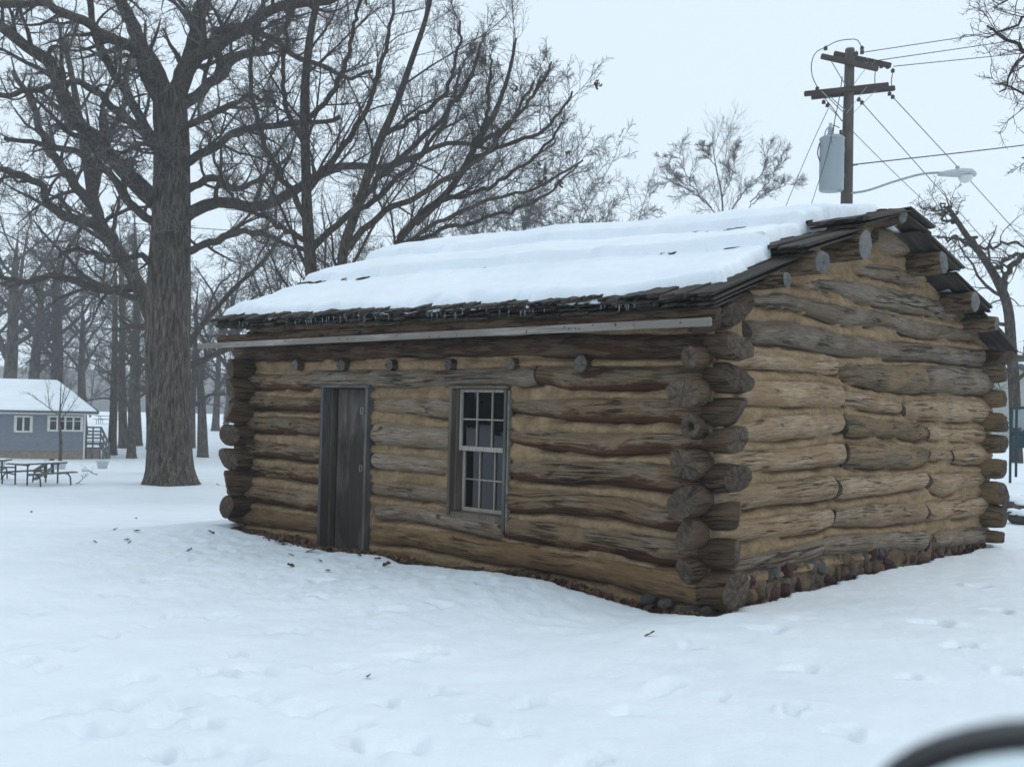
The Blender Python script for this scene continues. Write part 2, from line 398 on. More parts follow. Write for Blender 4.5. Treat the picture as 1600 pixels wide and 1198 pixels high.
M['leaf'] = rough_mat('dead_leaf', (.19, .11, .07), (.09, .05, .034), 12, .8, .3, .005, vary=.7)
M['leaf_dark'] = rough_mat('wet_leaf', (.10, .065, .05), (.05, .035, .03), 12, .6, .3, .005, vary=.6)
M['stone_red'] = rough_mat('red_stone', (.11, .055, .055), (.06, .032, .033), 9, .9, .6, .02, vary=.5)
M['stone_grey'] = rough_mat('grey_stone', (.13, .12, .11), (.065, .058, .052), 9, .9, .6, .02, vary=.6)
M['stone_tan'] = rough_mat('tan_stone', (.19, .13, .085), (.11, .075, .05), 9, .9, .6, .02, vary=.5)
M['siding'] = rough_mat('blue_siding', (.215, .238, .27), (.19, .212, .245), 3, .6, .1, .004, vary=.06)
M['white'] = rough_mat('white_paint', (.74, .72, .68), (.62, .60, .56), 4, .6, .1, .003)
M['concrete'] = rough_mat('tan_foundation', (.31, .25, .20), (.22, .18, .145), 4, .9, .3, .01)
M['greywood'] = board_mat('grey_lumber', (.19, .20, .21), (.09, .085, .085), 'X', .8, 14)
M['teal'] = rough_mat('teal_paint', (.018, .052, .068), (.012, .038, .05), 6, .45, .1, .003)
M['table_wood'] = board_mat('table_wood', (.17, .16, .15), (.085, .07, .06), 'X', .8, 20)
M['tub'] = rough_mat('tub_plastic', (.55, .57, .60), (.45, .47, .5), 5, .6, .1, .003)
M['pole'] = board_mat('pole_wood', (.12, .105, .092), (.06, .05, .043), 'Z', .85, 18)
M['arm_wood'] = board_mat('crossarm_wood', (.085, .066, .052), (.045, .034, .027), 'X', .85, 18)
M['galv'] = rough_mat('galvanised', (.38, .41, .43), (.30, .33, .35), 8, .45, .1, .002)
M['transformer'] = new_mat('transformer_paint', (.29, .335, .355), .38)
M['porcelain'] = new_mat('brown_porcelain', (.035, .022, .022), .25)
M['wire'] = new_mat('wire', (.02, .022, .025), .6)
M['lampshell'] = rough_mat('lamp_shell', (.50, .53, .54), (.42, .45, .46), 5, .4, .1, .002)
M['lens'] = new_mat('lamp_lens', (.62, .64, .62), .25)
M['roofdark'] = new_mat('dark_fascia', (.06, .075, .085), .7)
M['pale_siding'] = rough_mat('pale_siding', (.42, .42, .39), (.36, .36, .33), 3, .7, .1, .004)
M['blacktrim'] = new_mat('black_plastic', (.012, .011, .013), .4)
M['carpaint'] = new_mat('dark_car_paint', (.012, .012, .02), .25)
M['mirror'] = new_mat('mirror_glass', (.80, .86, .86), .02, metal=1.0)
M['needles'] = rough_mat('spruce_needles', (.022, .035, .022), (.012, .02, .013), 3, .9, .0, .01)
FRONT = [
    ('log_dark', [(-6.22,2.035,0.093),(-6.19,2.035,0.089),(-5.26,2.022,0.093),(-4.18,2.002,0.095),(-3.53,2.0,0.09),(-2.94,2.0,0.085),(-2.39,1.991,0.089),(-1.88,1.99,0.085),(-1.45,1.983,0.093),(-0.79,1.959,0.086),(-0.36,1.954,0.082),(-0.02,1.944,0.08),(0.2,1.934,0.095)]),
    ('log_front', [(-6.22,1.686,0.089),(-6.2,1.686,0.085),(-5.65,1.682,0.079),(-5.16,1.675,0.076),(-4.95,1.671,0.072)]),
    ('log_grey', [(-5.03,1.716,0.062),(-4.96,1.716,0.081),(-4.17,1.709,0.087),(-3.52,1.698,0.087),(-2.93,1.712,0.075),(-2.38,1.724,0.074),(-1.88,1.728,0.082),(-1.74,1.737,0.076)]),
    ('log_front', [(-1.71,1.735,0.079),(-1.3,1.709,0.095),(-0.78,1.71,0.088),(-0.3,1.708,0.089),(-0.02,1.704,0.087),(0.2,1.701,0.095)]),
    ('log_peeled', [(-3.905,1.446,0.056),(-3.87,1.446,0.06992),(-3.51,1.446,0.076),(-2.86,1.431,0.082),(-2.762,1.431,0.082)]),
    ('log_peeled', [(-3.905,1.161,0.074),(-3.87,1.161,0.09292000000000002),(-3.81,1.161,0.101),(-3.5,1.166,0.099),(-3.2,1.161,0.094),(-2.762,1.161,0.094)]),
    ('log_peeled', [(-3.905,0.904,0.058),(-3.87,0.904,0.07268000000000001),(-3.84,0.904,0.079),(-3.34,0.899,0.071),(-2.762,0.899,0.071)]),
    ('log_peeled', [(-3.905,0.625,0.046),(-3.87,0.625,0.05704),(-3.8,0.625,0.062),(-3.33,0.635,0.072),(-2.762,0.635,0.072)]),
    ('log_peeled', [(-3.87,0.396,0.041),(-3.79,0.406,0.075),(-3.32,0.428,0.073),(-2.79,0.413,0.073),(-2.47,0.404,0.086),(-2.08,0.391,0.089),(-2.06,0.391,0.08)]),
    ('log_sill', [(-3.89,0.157,0.063),(-3.81,0.175,0.09),(-3.31,0.198,0.079),(-2.73,0.202,0.096),(-2.2,0.181,0.092),(-1.83,0.192,0.092),(-1.54,0.181,0.088),(-1.0,0.178,0.094),(-0.38,0.149,0.103),(-0.04,0.145,0.121),(-0.02,0.158,0.119),(0.2,0.171,0.121)]),
    ('log_front', [(-6.22,1.448,0.085),(-6.18,1.448,0.081),(-5.51,1.449,0.078),(-4.77,1.438,0.074),(-4.7,1.44,0.074)]),
    ('log_front', [(-6.22,1.205,0.09),(-6.12,1.205,0.086),(-5.5,1.21,0.092),(-4.76,1.203,0.094),(-4.7,1.202,0.09)]),
    ('log_front', [(-6.22,0.93,0.091),(-6.1,0.93,0.087),(-5.39,0.918,0.076),(-4.75,0.907,0.074),(-4.7,0.904,0.074)]),
    ('log_front', [(-6.22,0.684,0.061),(-6.06,0.684,0.058),(-5.38,0.692,0.066),(-4.7,0.688,0.076)]),
    ('log_front', [(-6.22,0.416,0.091),(-6.05,0.416,0.087),(-5.37,0.421,0.094),(-4.7,0.416,0.09)]),
    ('log_sill', [(-6.22,0.148,0.087),(-6.09,0.148,0.083),(-5.45,0.17,0.087),(-4.7,0.184,0.083)]),
    ('log_front', [(-2.022,1.456,0.057),(-1.98,1.458,0.058),(-1.58,1.452,0.075),(-1.03,1.456,0.092),(-0.35,1.458,0.087),(-0.02,1.455,0.085),(0.2,1.453,0.095)]),
    ('log_front', [(-2.022,1.196,0.069),(-1.98,1.196,0.07),(-1.57,1.186,0.078),(-1.02,1.179,0.082),(-0.32,1.215,0.075),(-0.02,1.234,0.073),(0.2,1.253,0.095)]),
    ('log_front', [(-2.022,0.92,0.073),(-1.98,0.919,0.075),(-1.42,0.933,0.092),(-0.89,0.957,0.091),(-0.32,0.952,0.096),(-0.02,0.964,0.094),(0.2,0.977,0.096)]),
    ('log_front', [(-2.022,0.655,0.092),(-1.98,0.658,0.094),(-1.41,0.69,0.092),(-0.88,0.692,0.088),(-0.36,0.655,0.082),(-0.02,0.683,0.08),(0.2,0.712,0.095)]),
    ('log_front', [(-2.022,0.403,0.087),(-1.98,0.413,0.089),(-1.55,0.413,0.088),(-1.0,0.407,0.084),(-0.39,0.404,0.099),(-0.02,0.422,0.097),(0.2,0.439,0.099)]),
]
GABLE = [
    ('log_grey', [(-0.2,0.31,0.105),(0.02,0.296,0.064),(0.55,0.282,0.067),(0.98,0.281,0.069),(1.35,0.292,0.079),(1.8,0.318,0.077),(1.85,0.315,0.067)]),
    ('log_grey', [(1.87,0.315,0.08),(2.42,0.296,0.087),(3.1,0.269,0.082),(4.03,0.2,0.091),(4.06,0.194,0.088)]),
    ('log_grey', [(4.29,0.175,0.07),(4.4,0.174,0.083),(5.08,0.159,0.091),(5.9,0.127,0.096)]),
    ('log_gable', [(-0.2,0.56,0.105),(0.02,0.557,0.076),(0.39,0.554,0.08),(0.65,0.55,0.077),(1.24,0.545,0.087),(1.68,0.545,0.087),(2.0,0.561,0.076),(2.03,0.561,0.061)]),
    ('log_gable', [(2.07,0.551,0.07),(2.54,0.54,0.09),(3.09,0.515,0.097),(4.02,0.488,0.087),(4.07,0.482,0.065)]),
    ('log_gable', [(4.1,0.487,0.092),(5.07,0.483,0.108),(5.9,0.463,0.103)]),
    ('log_gable', [(-0.2,0.82,0.105),(0.02,0.815,0.086),(0.53,0.809,0.091),(0.92,0.811,0.084),(1.61,0.817,0.1),(2.03,0.825,0.095),(2.05,0.821,0.087)]),
    ('log_gable', [(2.09,0.808,0.093),(3.08,0.804,0.082),(4.0,0.817,0.084),(4.14,0.812,0.059)]),
    ('log_gable', [(4.16,0.785,0.079),(4.55,0.744,0.114),(5.06,0.769,0.08),(5.9,0.766,0.07)]),
    ('log_gable', [(-0.2,1.071,0.105),(0.02,1.078,0.079),(0.41,1.085,0.083),(0.91,1.083,0.082),(1.44,1.088,0.085),(2.16,1.111,0.093),(2.21,1.112,0.079)]),
    ('log_moss', [(2.24,1.103,0.106),(3.08,1.087,0.121),(3.68,1.054,0.105),(4.1,1.052,0.075),(4.13,1.054,0.052)]),
    ('log_gable', [(4.16,1.067,0.052),(4.47,1.055,0.06),(4.79,1.042,0.061)]),
    ('log_gable', [(4.83,1.048,0.075),(5.05,1.048,0.094),(5.9,1.03,0.096)]),
    ('log_gable', [(-0.2,1.335,0.105),(0.02,1.317,0.055),(0.36,1.298,0.058),(0.9,1.331,0.089),(1.43,1.357,0.093),(2.15,1.385,0.079),(2.21,1.386,0.068)]),
    ('log_moss', [(2.23,1.361,0.1),(3.07,1.339,0.082),(3.83,1.301,0.087),(4.12,1.303,0.066)]),
    ('log_gable', [(4.14,1.294,0.076),(4.86,1.279,0.072),(5.9,1.251,0.083)]),
    ('log_gable', [(-0.2,1.595,0.105),(0.02,1.594,0.071),(0.34,1.592,0.075),(0.89,1.609,0.091),(1.53,1.625,0.097),(2.15,1.615,0.093),(2.2,1.616,0.071)]),
    ('log_gable', [(2.22,1.603,0.075),(3.06,1.56,0.072),(3.43,1.539,0.059),(3.49,1.54,0.041)]),
    ('log_gable', [(3.52,1.506,0.063),(3.66,1.517,0.092),(4.67,1.531,0.113),(5.63,1.537,0.119),(5.9,1.533,0.102)]),
    ('log_gable', [(-0.2,1.845,0.105),(0.02,1.851,0.06),(0.34,1.857,0.063),(0.88,1.871,0.064),(1.52,1.869,0.056),(2.04,1.869,0.068),(2.09,1.871,0.045)]),
    ('log_moss', [(2.07,1.831,0.039),(2.24,1.832,0.08),(3.05,1.819,0.118),(3.91,1.835,0.13),(3.97,1.833,0.12)]),
    ('log_grey', [(3.9,1.841,0.129),(4.66,1.858,0.133),(5.62,1.856,0.127),(5.9,1.854,0.109)]),
    ('log_grey', [(0.51,2.083,0.083),(1.29,2.108,0.093),(2.11,2.075,0.09),(3.04,2.08,0.082),(3.96,2.119,0.088),(5.02,2.122,0.094),(5.9,2.145,0.094)]),
    ('log_grey', [(0.51,2.332,0.052),(1.18,2.376,0.063),(2.1,2.338,0.082),(3.03,2.372,0.076),(3.79,2.338,0.083),(5.56,2.375,0.054)]),
    ('log_grey', [(1.24,2.555,0.036),(1.97,2.577,0.061),(2.48,2.574,0.091),(3.78,2.576,0.09),(5.39,2.6,0.068)]),
    ('log_grey', [(2.36,2.806,0.032),(2.47,2.798,0.058),(3.31,2.83,0.072),(4.07,2.821,0.036)]),
    ('log_grey', [(2.75,3.122,0.099),(3.3,3.138,0.105),(3.86,3.127,0.065),(3.96,3.133,0.032)]),
]
PURLIN = [(0.532, 2.458, 0.062), (1.102, 2.656, 0.096), (1.871, 2.894, 0.125), (2.638, 3.256, 0.069), (3.601, 2.953, 0.118), (4.475, 2.653, 0.112), (5.134, 2.471, 0.09)]
BACKEND = [(5.814, 1.975, 0.123), (5.824, 1.678, 0.109), (5.769, 1.41, 0.116), (5.798, 1.165, 0.101), (5.765, 0.885, 0.122), (5.731, 0.62, 0.13), (5.698, 0.35, 0.129), (5.664, 0.124, 0.072)]
JOIST = [(-5.151, 1.855, 0.062), (-4.342, 1.845, 0.066), (-3.582, 1.836, 0.059), (-2.749, 1.832, 0.058), (-1.961, 1.827, 0.055), (-1.185, 1.817, 0.077)]
SNOWLINE = [(-5.952, -1.386), (-4.986, -1.454), (-4.425, -1.465), (-3.513, -1.407), (-2.962, -1.426), (-2.214, -1.386), (-1.76, -1.325), (-1.267, -1.336), (-0.748, -1.415), (-0.217, -1.456), (0.265, -1.414)]
# ------------------------------------------------------------------ the ground
TH = math.radians(46.6)
CX, CY = 1.451, 7.5                                  # near corner of the cabin
XA = np.array([math.sin(TH), -math.cos(TH)]); YA = np.array([math.cos(TH), math.sin(TH)])
RZ = math.atan2(XA[1], XA[0])
def to_local(X, Y):
    dx, dy = X - CX, Y - CY
    return dx * XA[0] + dy * XA[1], dx * YA[0] + dy * YA[1]
def to_world(lx, ly, z=0.0):
    return np.array([CX + lx * XA[0] + ly * YA[0], CY + lx * XA[1] + ly * YA[1], z])
Z0 = 1.45                                            # cabin root stands 1.45 m under eye height
ZB = E - Z0
WID = 5.85; LEN = 6.19
SNOW_DENTS = [(185,1100),(290,1098),(262,1122),(320,1128),(250,1175),(325,1170),(372,1022),(340,1052),(405,1045),(412,1088),(560,1130),(545,1156),
    (690,1075),(830,1092),(815,1138),(682,1012),(75,1045),(40,1032),(20,1008),(110,1010),(170,990),(330,962),(350,960),(268,960),(640,1160),(900,1190),(1250,1045),
    (1320,1150),(1240,1110),(1575,1050),(1560,955),(1040,1070),(1530,915),(930,1180),(760,905),(690,940),(600,950),(500,905),(480,930),(1460,975),(1080,1010),(1200,985),(640,1022),(450,985),(215,1060),(150,1140),(95,1110),(480,1110),(520,1040),(740,1120),(985,1110),(1120,1090),(1420,1060),(1500,1010),(390,1175),(600,1095),(60,960),(180,930),(240,905)]
def rel_ground(X, Y):
    """snow height relative to the eye, without the small relief"""
    X = np.asarray(X, float); Y = np.asarray(Y, float)
    R = np.hypot(X, Y)
    g = -1.45 + ss(4, -7, X) * (-1.62 * np.interp(Y, [9.5, 11, 13, 29, 33, 37, 42], [0, .015, .11, .87, .97, .995, 1.0]) - .45 * ss(38, 62, Y) + 1.0 * ss(66, 98, Y)) - 0.6 * ss(110, 280, R)
    g = g + .10 * vn(X * .09, Y * .09, seed=3) * ss(9, 25, R) + .22 * vn(X * .025, Y * .025, seed=5) * ss(30, 80, R)
    lx, ly = to_local(X, Y)
    e = np.interp(lx, [p[0] for p in SNOWLINE], [p[1] for p in SNOWLINE])
    w = ss(-2.6, -.35, ly) * ss(1.3, .3, lx) * ss(-8, -6.2, lx) * ss(3, 0, ly)
    g = g * (1 - w) + e * w
    w2 = ss(2.4, .2, lx) * ss(-8, -6.3, lx) * ss(-.6, .4, ly) * ss(9, 6, ly); g = g * (1 - w2) - 1.432 * w2
    return g
def ground(X, Y, small=True):
    X = np.asarray(X, float); Y = np.asarray(Y, float)
    g = rel_ground(X, Y); R = np.hypot(X, Y); lx, ly = to_local(X, Y)
    if small:
        near = ss(60, 20, R)
        g = g + near * (.016 * fbm(X * .6, Y * .6, seed=11, o=3) + .005 * fbm(X * 2.3, Y * 3.2, seed=12, o=3) + .004 * fbm(X * 7, Y * 9, seed=19, o=2))
        # trodden patch before the door and window
        tr = ss(3.2, .6, np.hypot((lx + 3.0) * .55, ly + 1.0)) * ss(0, .7, -ly)
        g = g - tr * (.020 * np.abs(fbm(X * 3.4, Y * 3.4, seed=21, o=3)) + .010 * np.abs(fbm(X * 11, Y * 11, seed=22, o=2)))
        for (px, py, px_d, a, r, s, dp) in DENTS:
            dx, dy = X - px, Y - py; m = (np.abs(dx) < .5) & (np.abs(dy) < .5)
            if m.any():
                u = dx[m] * math.cos(a) + dy[m] * math.sin(a); v = -dx[m] * math.sin(a) + dy[m] * math.cos(a)
                q = (u / (r * s)) ** 2 + (v / r) ** 2
                g[m] += (-dp * np.exp(-q * (1 + .5 * np.sin(3 * np.arctan2(v, u) + px * 9))) + .12 * dp * np.exp(-((np.sqrt(q) - 1.7) / .5) ** 2))
    # melted-out gap along the front wall and under the cabin; snow meets the stones on the gable side
    gap = ss(-.27 + .05 * 0, -.17, ly + .05 * fbm(lx * 3, 0 * lx, seed=31, o=2)) * ss(-6.35, -6.15, lx) * ss(.24, .12, lx + .03 * vn(lx * 9, ly * 9, seed=7)) * ss(5.95, 5.8, ly)
    gs = ss(.10, .02, lx + .04 * fbm(ly * 5, 0 * ly, seed=33, o=2)) * ss(-.1, .1, ly) * ss(-6.4, -6.2, lx) * ss(5.9, 5.75, ly)
    gap = np.maximum(gap * ss(.3, -.3, ly), gs)
    return g - .34 * gap + E
DENTS = []
def hit(px, py, small=False):
    """where the ray through a pixel of the survey meets the snow"""
    d = ray(px, py); t = np.exp(np.linspace(math.log(2.0), math.log(300), 2500))
    P = d[None] * t[:, None]; z = rel_ground(P[:, 0], P[:, 1])
    k = np.argmax(P[:, 2] < z)
    if not (P[:, 2] < z).any(): k = len(t) - 1
    p = P[k]; return np.array([p[0], p[1], (ground(p[0:1], p[1:2])[0] if small else z[k] + E)])
rg = random.Random(5)
for (px, py) in SNOW_DENTS:
    p = hit(px, py); DENTS.append((p[0], p[1], 0, rg.uniform(-.5, 1.0), rg.uniform(.035, .055), rg.uniform(1.1, 2.2), rg.uniform(.07, .13)))
for i in range(26):
    a = rg.uniform(-.48, .48); r = rg.uniform(3.6, 9.5)
    x, y = r * math.sin(a), r * math.cos(a); lx, ly = to_local(x, y)
    if ly < -.5 or lx > .5: DENTS.append((x, y, 0, rg.uniform(0, 3), rg.uniform(.03, .07), rg.uniform(1, 2.2), rg.uniform(.008, .025)))
rr = np.concatenate([np.linspace(.0, 3.2, 14), np.arange(3.25, 13.2, .046), 13.2 * np.exp(np.linspace(0.003, math.log(620 / 13.2), 120))])
half = math.radians(33)
aa = np.concatenate([np.linspace(-half, half, 560), np.linspace(half, 2 * math.pi - half, 90)[1:-1]])
AA, RR = np.meshgrid(aa, rr); GX, GY = RR * np.sin(AA), RR * np.cos(AA)
GZ = ground(GX.ravel(), GY.ravel())
nA, nR = len(aa), len(rr)
I = (np.arange(nR - 1)[:, None] * nA + np.arange(nA)[None]); J = (np.arange(nR - 1)[:, None] * nA + (np.arange(nA)[None] + 1) % nA)
q = np.stack([I, I + nA, J + nA, J], -1).reshape(-1, 4)
snow_ground = link('ground', mesh_np('ground', np.stack([GX.ravel(), GY.ravel(), GZ], 1), q[:, ::-1], M['snow']))
tag(snow_ground, 'snow covered ground with old footprints in front of the cabin', kind='structure')

# far wooded rise across the frozen flats
def far_hill():
    xs = np.linspace(-420, 420, 240); ys = np.linspace(230, 470, 30); X, Y = np.meshgrid(xs, ys)
    h = 16 * ss(228, 300, Y) * (.75 + .35 * fbm(X * .008, Y * .008, seed=41)) * (.55 + .45 * ss(120, -60, X))
    Z = rel_ground(X.ravel(), Y.ravel()) + E - .6 + h.ravel() + .8 * vn(X.ravel() * .3, Y.ravel() * .3, seed=44) * ss(230, 240, Y.ravel())
    n = len(xs); I = (np.arange(len(ys) - 1)[:, None] * n + np.arange(n - 1)[None]).ravel()
    m = rough_mat('far_woods', (.10, .10, .10), (.05, .052, .055), .15, .95, .3, .5)
    tag(link('hills', mesh_np('hills', np.stack([X.ravel(), Y.ravel(), Z], 1), np.stack([I, I + 1, I + n + 1, I + n], 1), m)), 'low wooded rise fading into the mist', kind='structure')
far_hill()

# ------------------------------------------------------------------ the log cabin
cabin = empty('log_cabin', (CX, CY, ZB), RZ, label='old one room log cabin with clay chinking and a snow covered shake roof', cat='cabin')
RS = 1.2
LOGS = {'x': [], 'y': []}          # axis tables for the chinking: (s, z, r)
def lmesh(name, pts, axis, off, mats, seed=0, nseg=20, amp=.045, step=.05, hollow=False, oval=1.0, bow=0.0, endcut=None, tilt=1.0, tilts=None):
    """round log along local x or y: pts (s, z, r); off = offset of its axis from the wall line; UV in metres"""
    p = np.array(pts, float); s0, s1 = p[0, 0], p[-1, 0]; n = max(4, int((s1 - s0) / step))
    s = np.linspace(s0, s1, n + 1)
    k = np.clip(np.searchsorted(p[:, 0], s, 'right') - 1, 0, len(p) - 2)
    t = (s - p[k, 0]) / np.maximum(p[k + 1, 0] - p[k, 0], 1e-6); t = np.clip(t, 0, 1); t2 = t * t * (3 - 2 * t)
    z = p[k, 1] + (p[k + 1, 1] - p[k, 1]) * t2; r = p[k, 2] + (p[k + 1, 2] - p[k, 2]) * t2
    r = r * RS
    rng0 = np.random.RandomState(seed + 1)
    cut = rng0.uniform(.80, .97, 2) if tilt else np.array([.97, .97]); dist = rng0.uniform(.03, .08, 2)
    r = r * (1 - (1 - cut[0]) * np.exp(-((s - s0) / dist[0]) ** 2)) * (1 - (1 - cut[1]) * np.exp(-((s1 - s) / dist[1]) ** 2))
    a = np.arange(nseg + 1) * 2 * np.pi / nseg + np.pi / 2      # seam at the back, with doubled verts for the UV
    Sg, Ag = np.meshgrid(s, a, indexing='ij'); Rg = np.repeat(r[:, None], nseg + 1, 1)
    ca, sa = np.cos(Ag), np.sin(Ag)
    d = 1 + amp * fbm(Sg * 1.6, ca * .9 + 5, sa * .9 + seed, seed=seed, o=3) + .05 * vn(Sg * .7, ca * 3.2, sa * 3.2 + seed, seed=seed + 5) + .03 * vn(Sg * 2.2, ca * 7, sa * 7, seed=seed + 9)
    dd = Rg * d
    across = -ca * 0 + (dd * np.sin(Ag)); vert = dd * np.cos(Ag)   # angle pi/2 -> back (+off side)
    o = off + bow * np.sin(np.linspace(0, np.pi, n + 1))[:, None]
    if axis == 'x': P = np.stack([Sg, o + across * oval, z[:, None] + vert], -1)
    else: P = np.stack([-(o + across * oval) , Sg, z[:, None] + vert], -1)
    ax_i = 0 if axis == 'x' else 1
    for sg_, wgt in ((0, np.exp(-((Sg - s0) / .09) ** 2)), (1, np.exp(-((Sg - s1) / .09) ** 2))):     # ends cut askew
        tl = rng0.uniform(-.75, .75, 2) * (tilt if tilts is None else tilts[sg_]); P[..., ax_i] += wgt * (tl[0] * across + tl[1] * vert)
    u = Sg; v = (Ag - np.pi) * Rg.mean()
    uv = np.stack([u, v], -1).reshape(-1, 2); V = P.reshape(-1, 3)
    m = nseg + 1
    i = (np.arange(n)[:, None] * m + np.arange(nseg)[None]).ravel(); f = np.stack([i, i + 1, i + m + 1, i + m], 1)
    nv = len(V); VV = [V]; UU = [uv]
    fs = Sg[:-1, :-1].ravel() + step / 2; mid = np.zeros(len(f), int)
    if endcut is not None: mid[(fs < endcut[0]) | (fs > endcut[1])] = 2
    rng = np.random.RandomState(seed)
    tri = []; quad = []
    for e, row in ((0, 0), (1, n)):
        ring = P[row]; c = ring[:-1].mean(0); sd = -1 if e == 0 else 1
        av = np.zeros(3); av[0 if axis == 'x' else 1] = sd
        jj = rng.uniform(-.01, .014, 4); prof = ((.95, .006), (.7, .012 + jj[0]), (.36, .012 + jj[1]), (.12, .010 + jj[2])) if not hollow or e else ((.93, .01), (.66, .015), (.40, .0), (.34, -.20))
        VV.append(ring.copy()); UU.append(np.stack([ring[:, 2] - c[2], (ring - c)[:, 0] + (ring - c)[:, 1]], 1)); prev = np.arange(m) + nv; nv += m      # own ring: the cut edge stays sharp
        for (kk, dz) in prof:
            rp = c + (ring - c) * kk + av * dz + (rng.randn(m, 1) * .005) * av; rp[-1] = rp[0]
            VV.append(rp); UU.append(np.stack([rp[:, 2] - c[2], (rp - c)[:, 0] + (rp - c)[:, 1]], 1)); cur = np.arange(m) + nv; nv += m
            for j in range(nseg):
                qd = (prev[j], prev[j + 1], cur[j + 1], cur[j]); quad.append(qd if e else qd[::-1])
            prev = cur
        VV.append((c + av * (.018 if not (hollow and not e) else -.2))[None]); UU.append(np.zeros((1, 2))); nv += 1
        for j in range(nseg): tri.append((prev[j], prev[j + 1], nv - 1) if e else (prev[j + 1], prev[j], nv - 1))
    faces = [f[:, ::-1], np.array(quad)[:, ::-1], np.array(tri)[:, ::-1]]
    if axis == 'y': faces = [x[:, ::-1] for x in faces]
    mi = np.concatenate([mid, np.ones(len(quad) + len(tri), int)])
    me = mesh_np(name, np.concatenate(VV), faces, mats, np.concatenate(UU), True, mi)
    return me
sd = 100
for k, (mat, pts) in enumerate(FRONT):
    sd += 7
    LOGS['x'].append(np.array(pts))
    if pts[0][0] == -6.22: pts = [(-6.42, pts[0][1], .10)] + pts
    o = link('log', lmesh('log', pts, 'x', .07, [M[mat], M['end'], M['log_corner']], sd, amp=.035 if mat == 'log_peeled' else .05, endcut=(-6.12, -.06), tilts=(1.0 if pts[0][0] < -6 else .0, 1.0 if pts[-1][0] > .1 else .0)), cabin)
    if mat == 'log_dark': tag(o, 'dark long top log under the eave')
    elif k == 2: tag(o, 'grey lintel log over door and window')
for k, (mat, pts) in enumerate(GABLE):
    sd += 7
    hol = pts[0][0] < -.1 and abs(pts[0][1] - 1.335) < .01
    LOGS['y'].append(np.array(pts))
    if pts[0][0] < -.1: re_ = random.Random(sd); zz = pts[0][1] + re_.uniform(-.02, .02); rr0 = re_.uniform(.082, .106); pts = [(-.20 + re_.uniform(-.07, .05), zz, rr0), (-.1, (zz + pts[0][1]) / 2, rr0 * re_.uniform(.9, 1.02))] + pts[1:]
    me = lmesh('log', pts, 'y', .07, [M[mat], M['end'], M['log_corner']], sd, endcut=(.02, 9), hollow=hol, nseg=24, tilts=(.15 if hol else 1.0, .2))
    o = link('log', me, cabin)
    if hol: tag(o, 'log with a hollow rotten end at the corner')
# bark covered purlins and ridge pole that poke out under the gable overhang, joist stubs on the front
for (y, z, r) in PURLIN:
    r = r * .86
    sd += 7
    link('purlin', lmesh('purlin', [(-.7, z, r), (-.2, z, r), (.31, z, r * .98)], 'x', y, [M['bark_purlin'], M['end_pale']], sd, amp=.05, tilt=.25), cabin)
for (x, z, r) in JOIST:
    r = r * .9
    sd += 7
    o = link('joist', lmesh('joist', [(-.06, z, r * .85), (.1, z, r * .85), (.4, z, r)], 'y', -x, [M['log_corner'], M['end_mid']], sd, amp=.05, nseg=16, step=.06, tilt=0), cabin)
# left and back walls
left_rows = [1.83, 1.585, 1.33, 1.08, .80, .55, .27]
for z in left_rows:
    sd += 7
    link('log', lmesh('log', [(-.24, z, .112), (.0, z, .10), (1, z, .09), (5.9, z, .09)], 'y', LEN - .05, [M['log_corner'], M['end']], sd, nseg=16, step=.12, amp=.14), cabin)
for (y, z, r) in BACKEND:
    r = r * .86
    sd += 7
    link('log', lmesh('log', [(-6.35, z, r * .85), (-.3, z, r * .85), (-.05, z, r * .95), (.2, z, r)], 'x', WID - .1, [M['log_moss'], M['end']], sd, nseg=16, step=.08, amp=.06, tilt=.3), cabin)

# roof shape: height of the sheathing over local (x, y)
YR = 2.74
def roof_z(x, y):
    k = np.clip(-np.asarray(x, float) / 6.5, -.1, 1.1)
    ze = .775 + .085 * k; zr = 1.86 + .20 * k
    t = (np.asarray(y, float) + .3) / (YR + .3)
    zf = ze + (zr - ze) * t
    zb = zr - .325 * (np.asarray(y, float) - YR)
    return np.minimum(zf, zb) + Z0

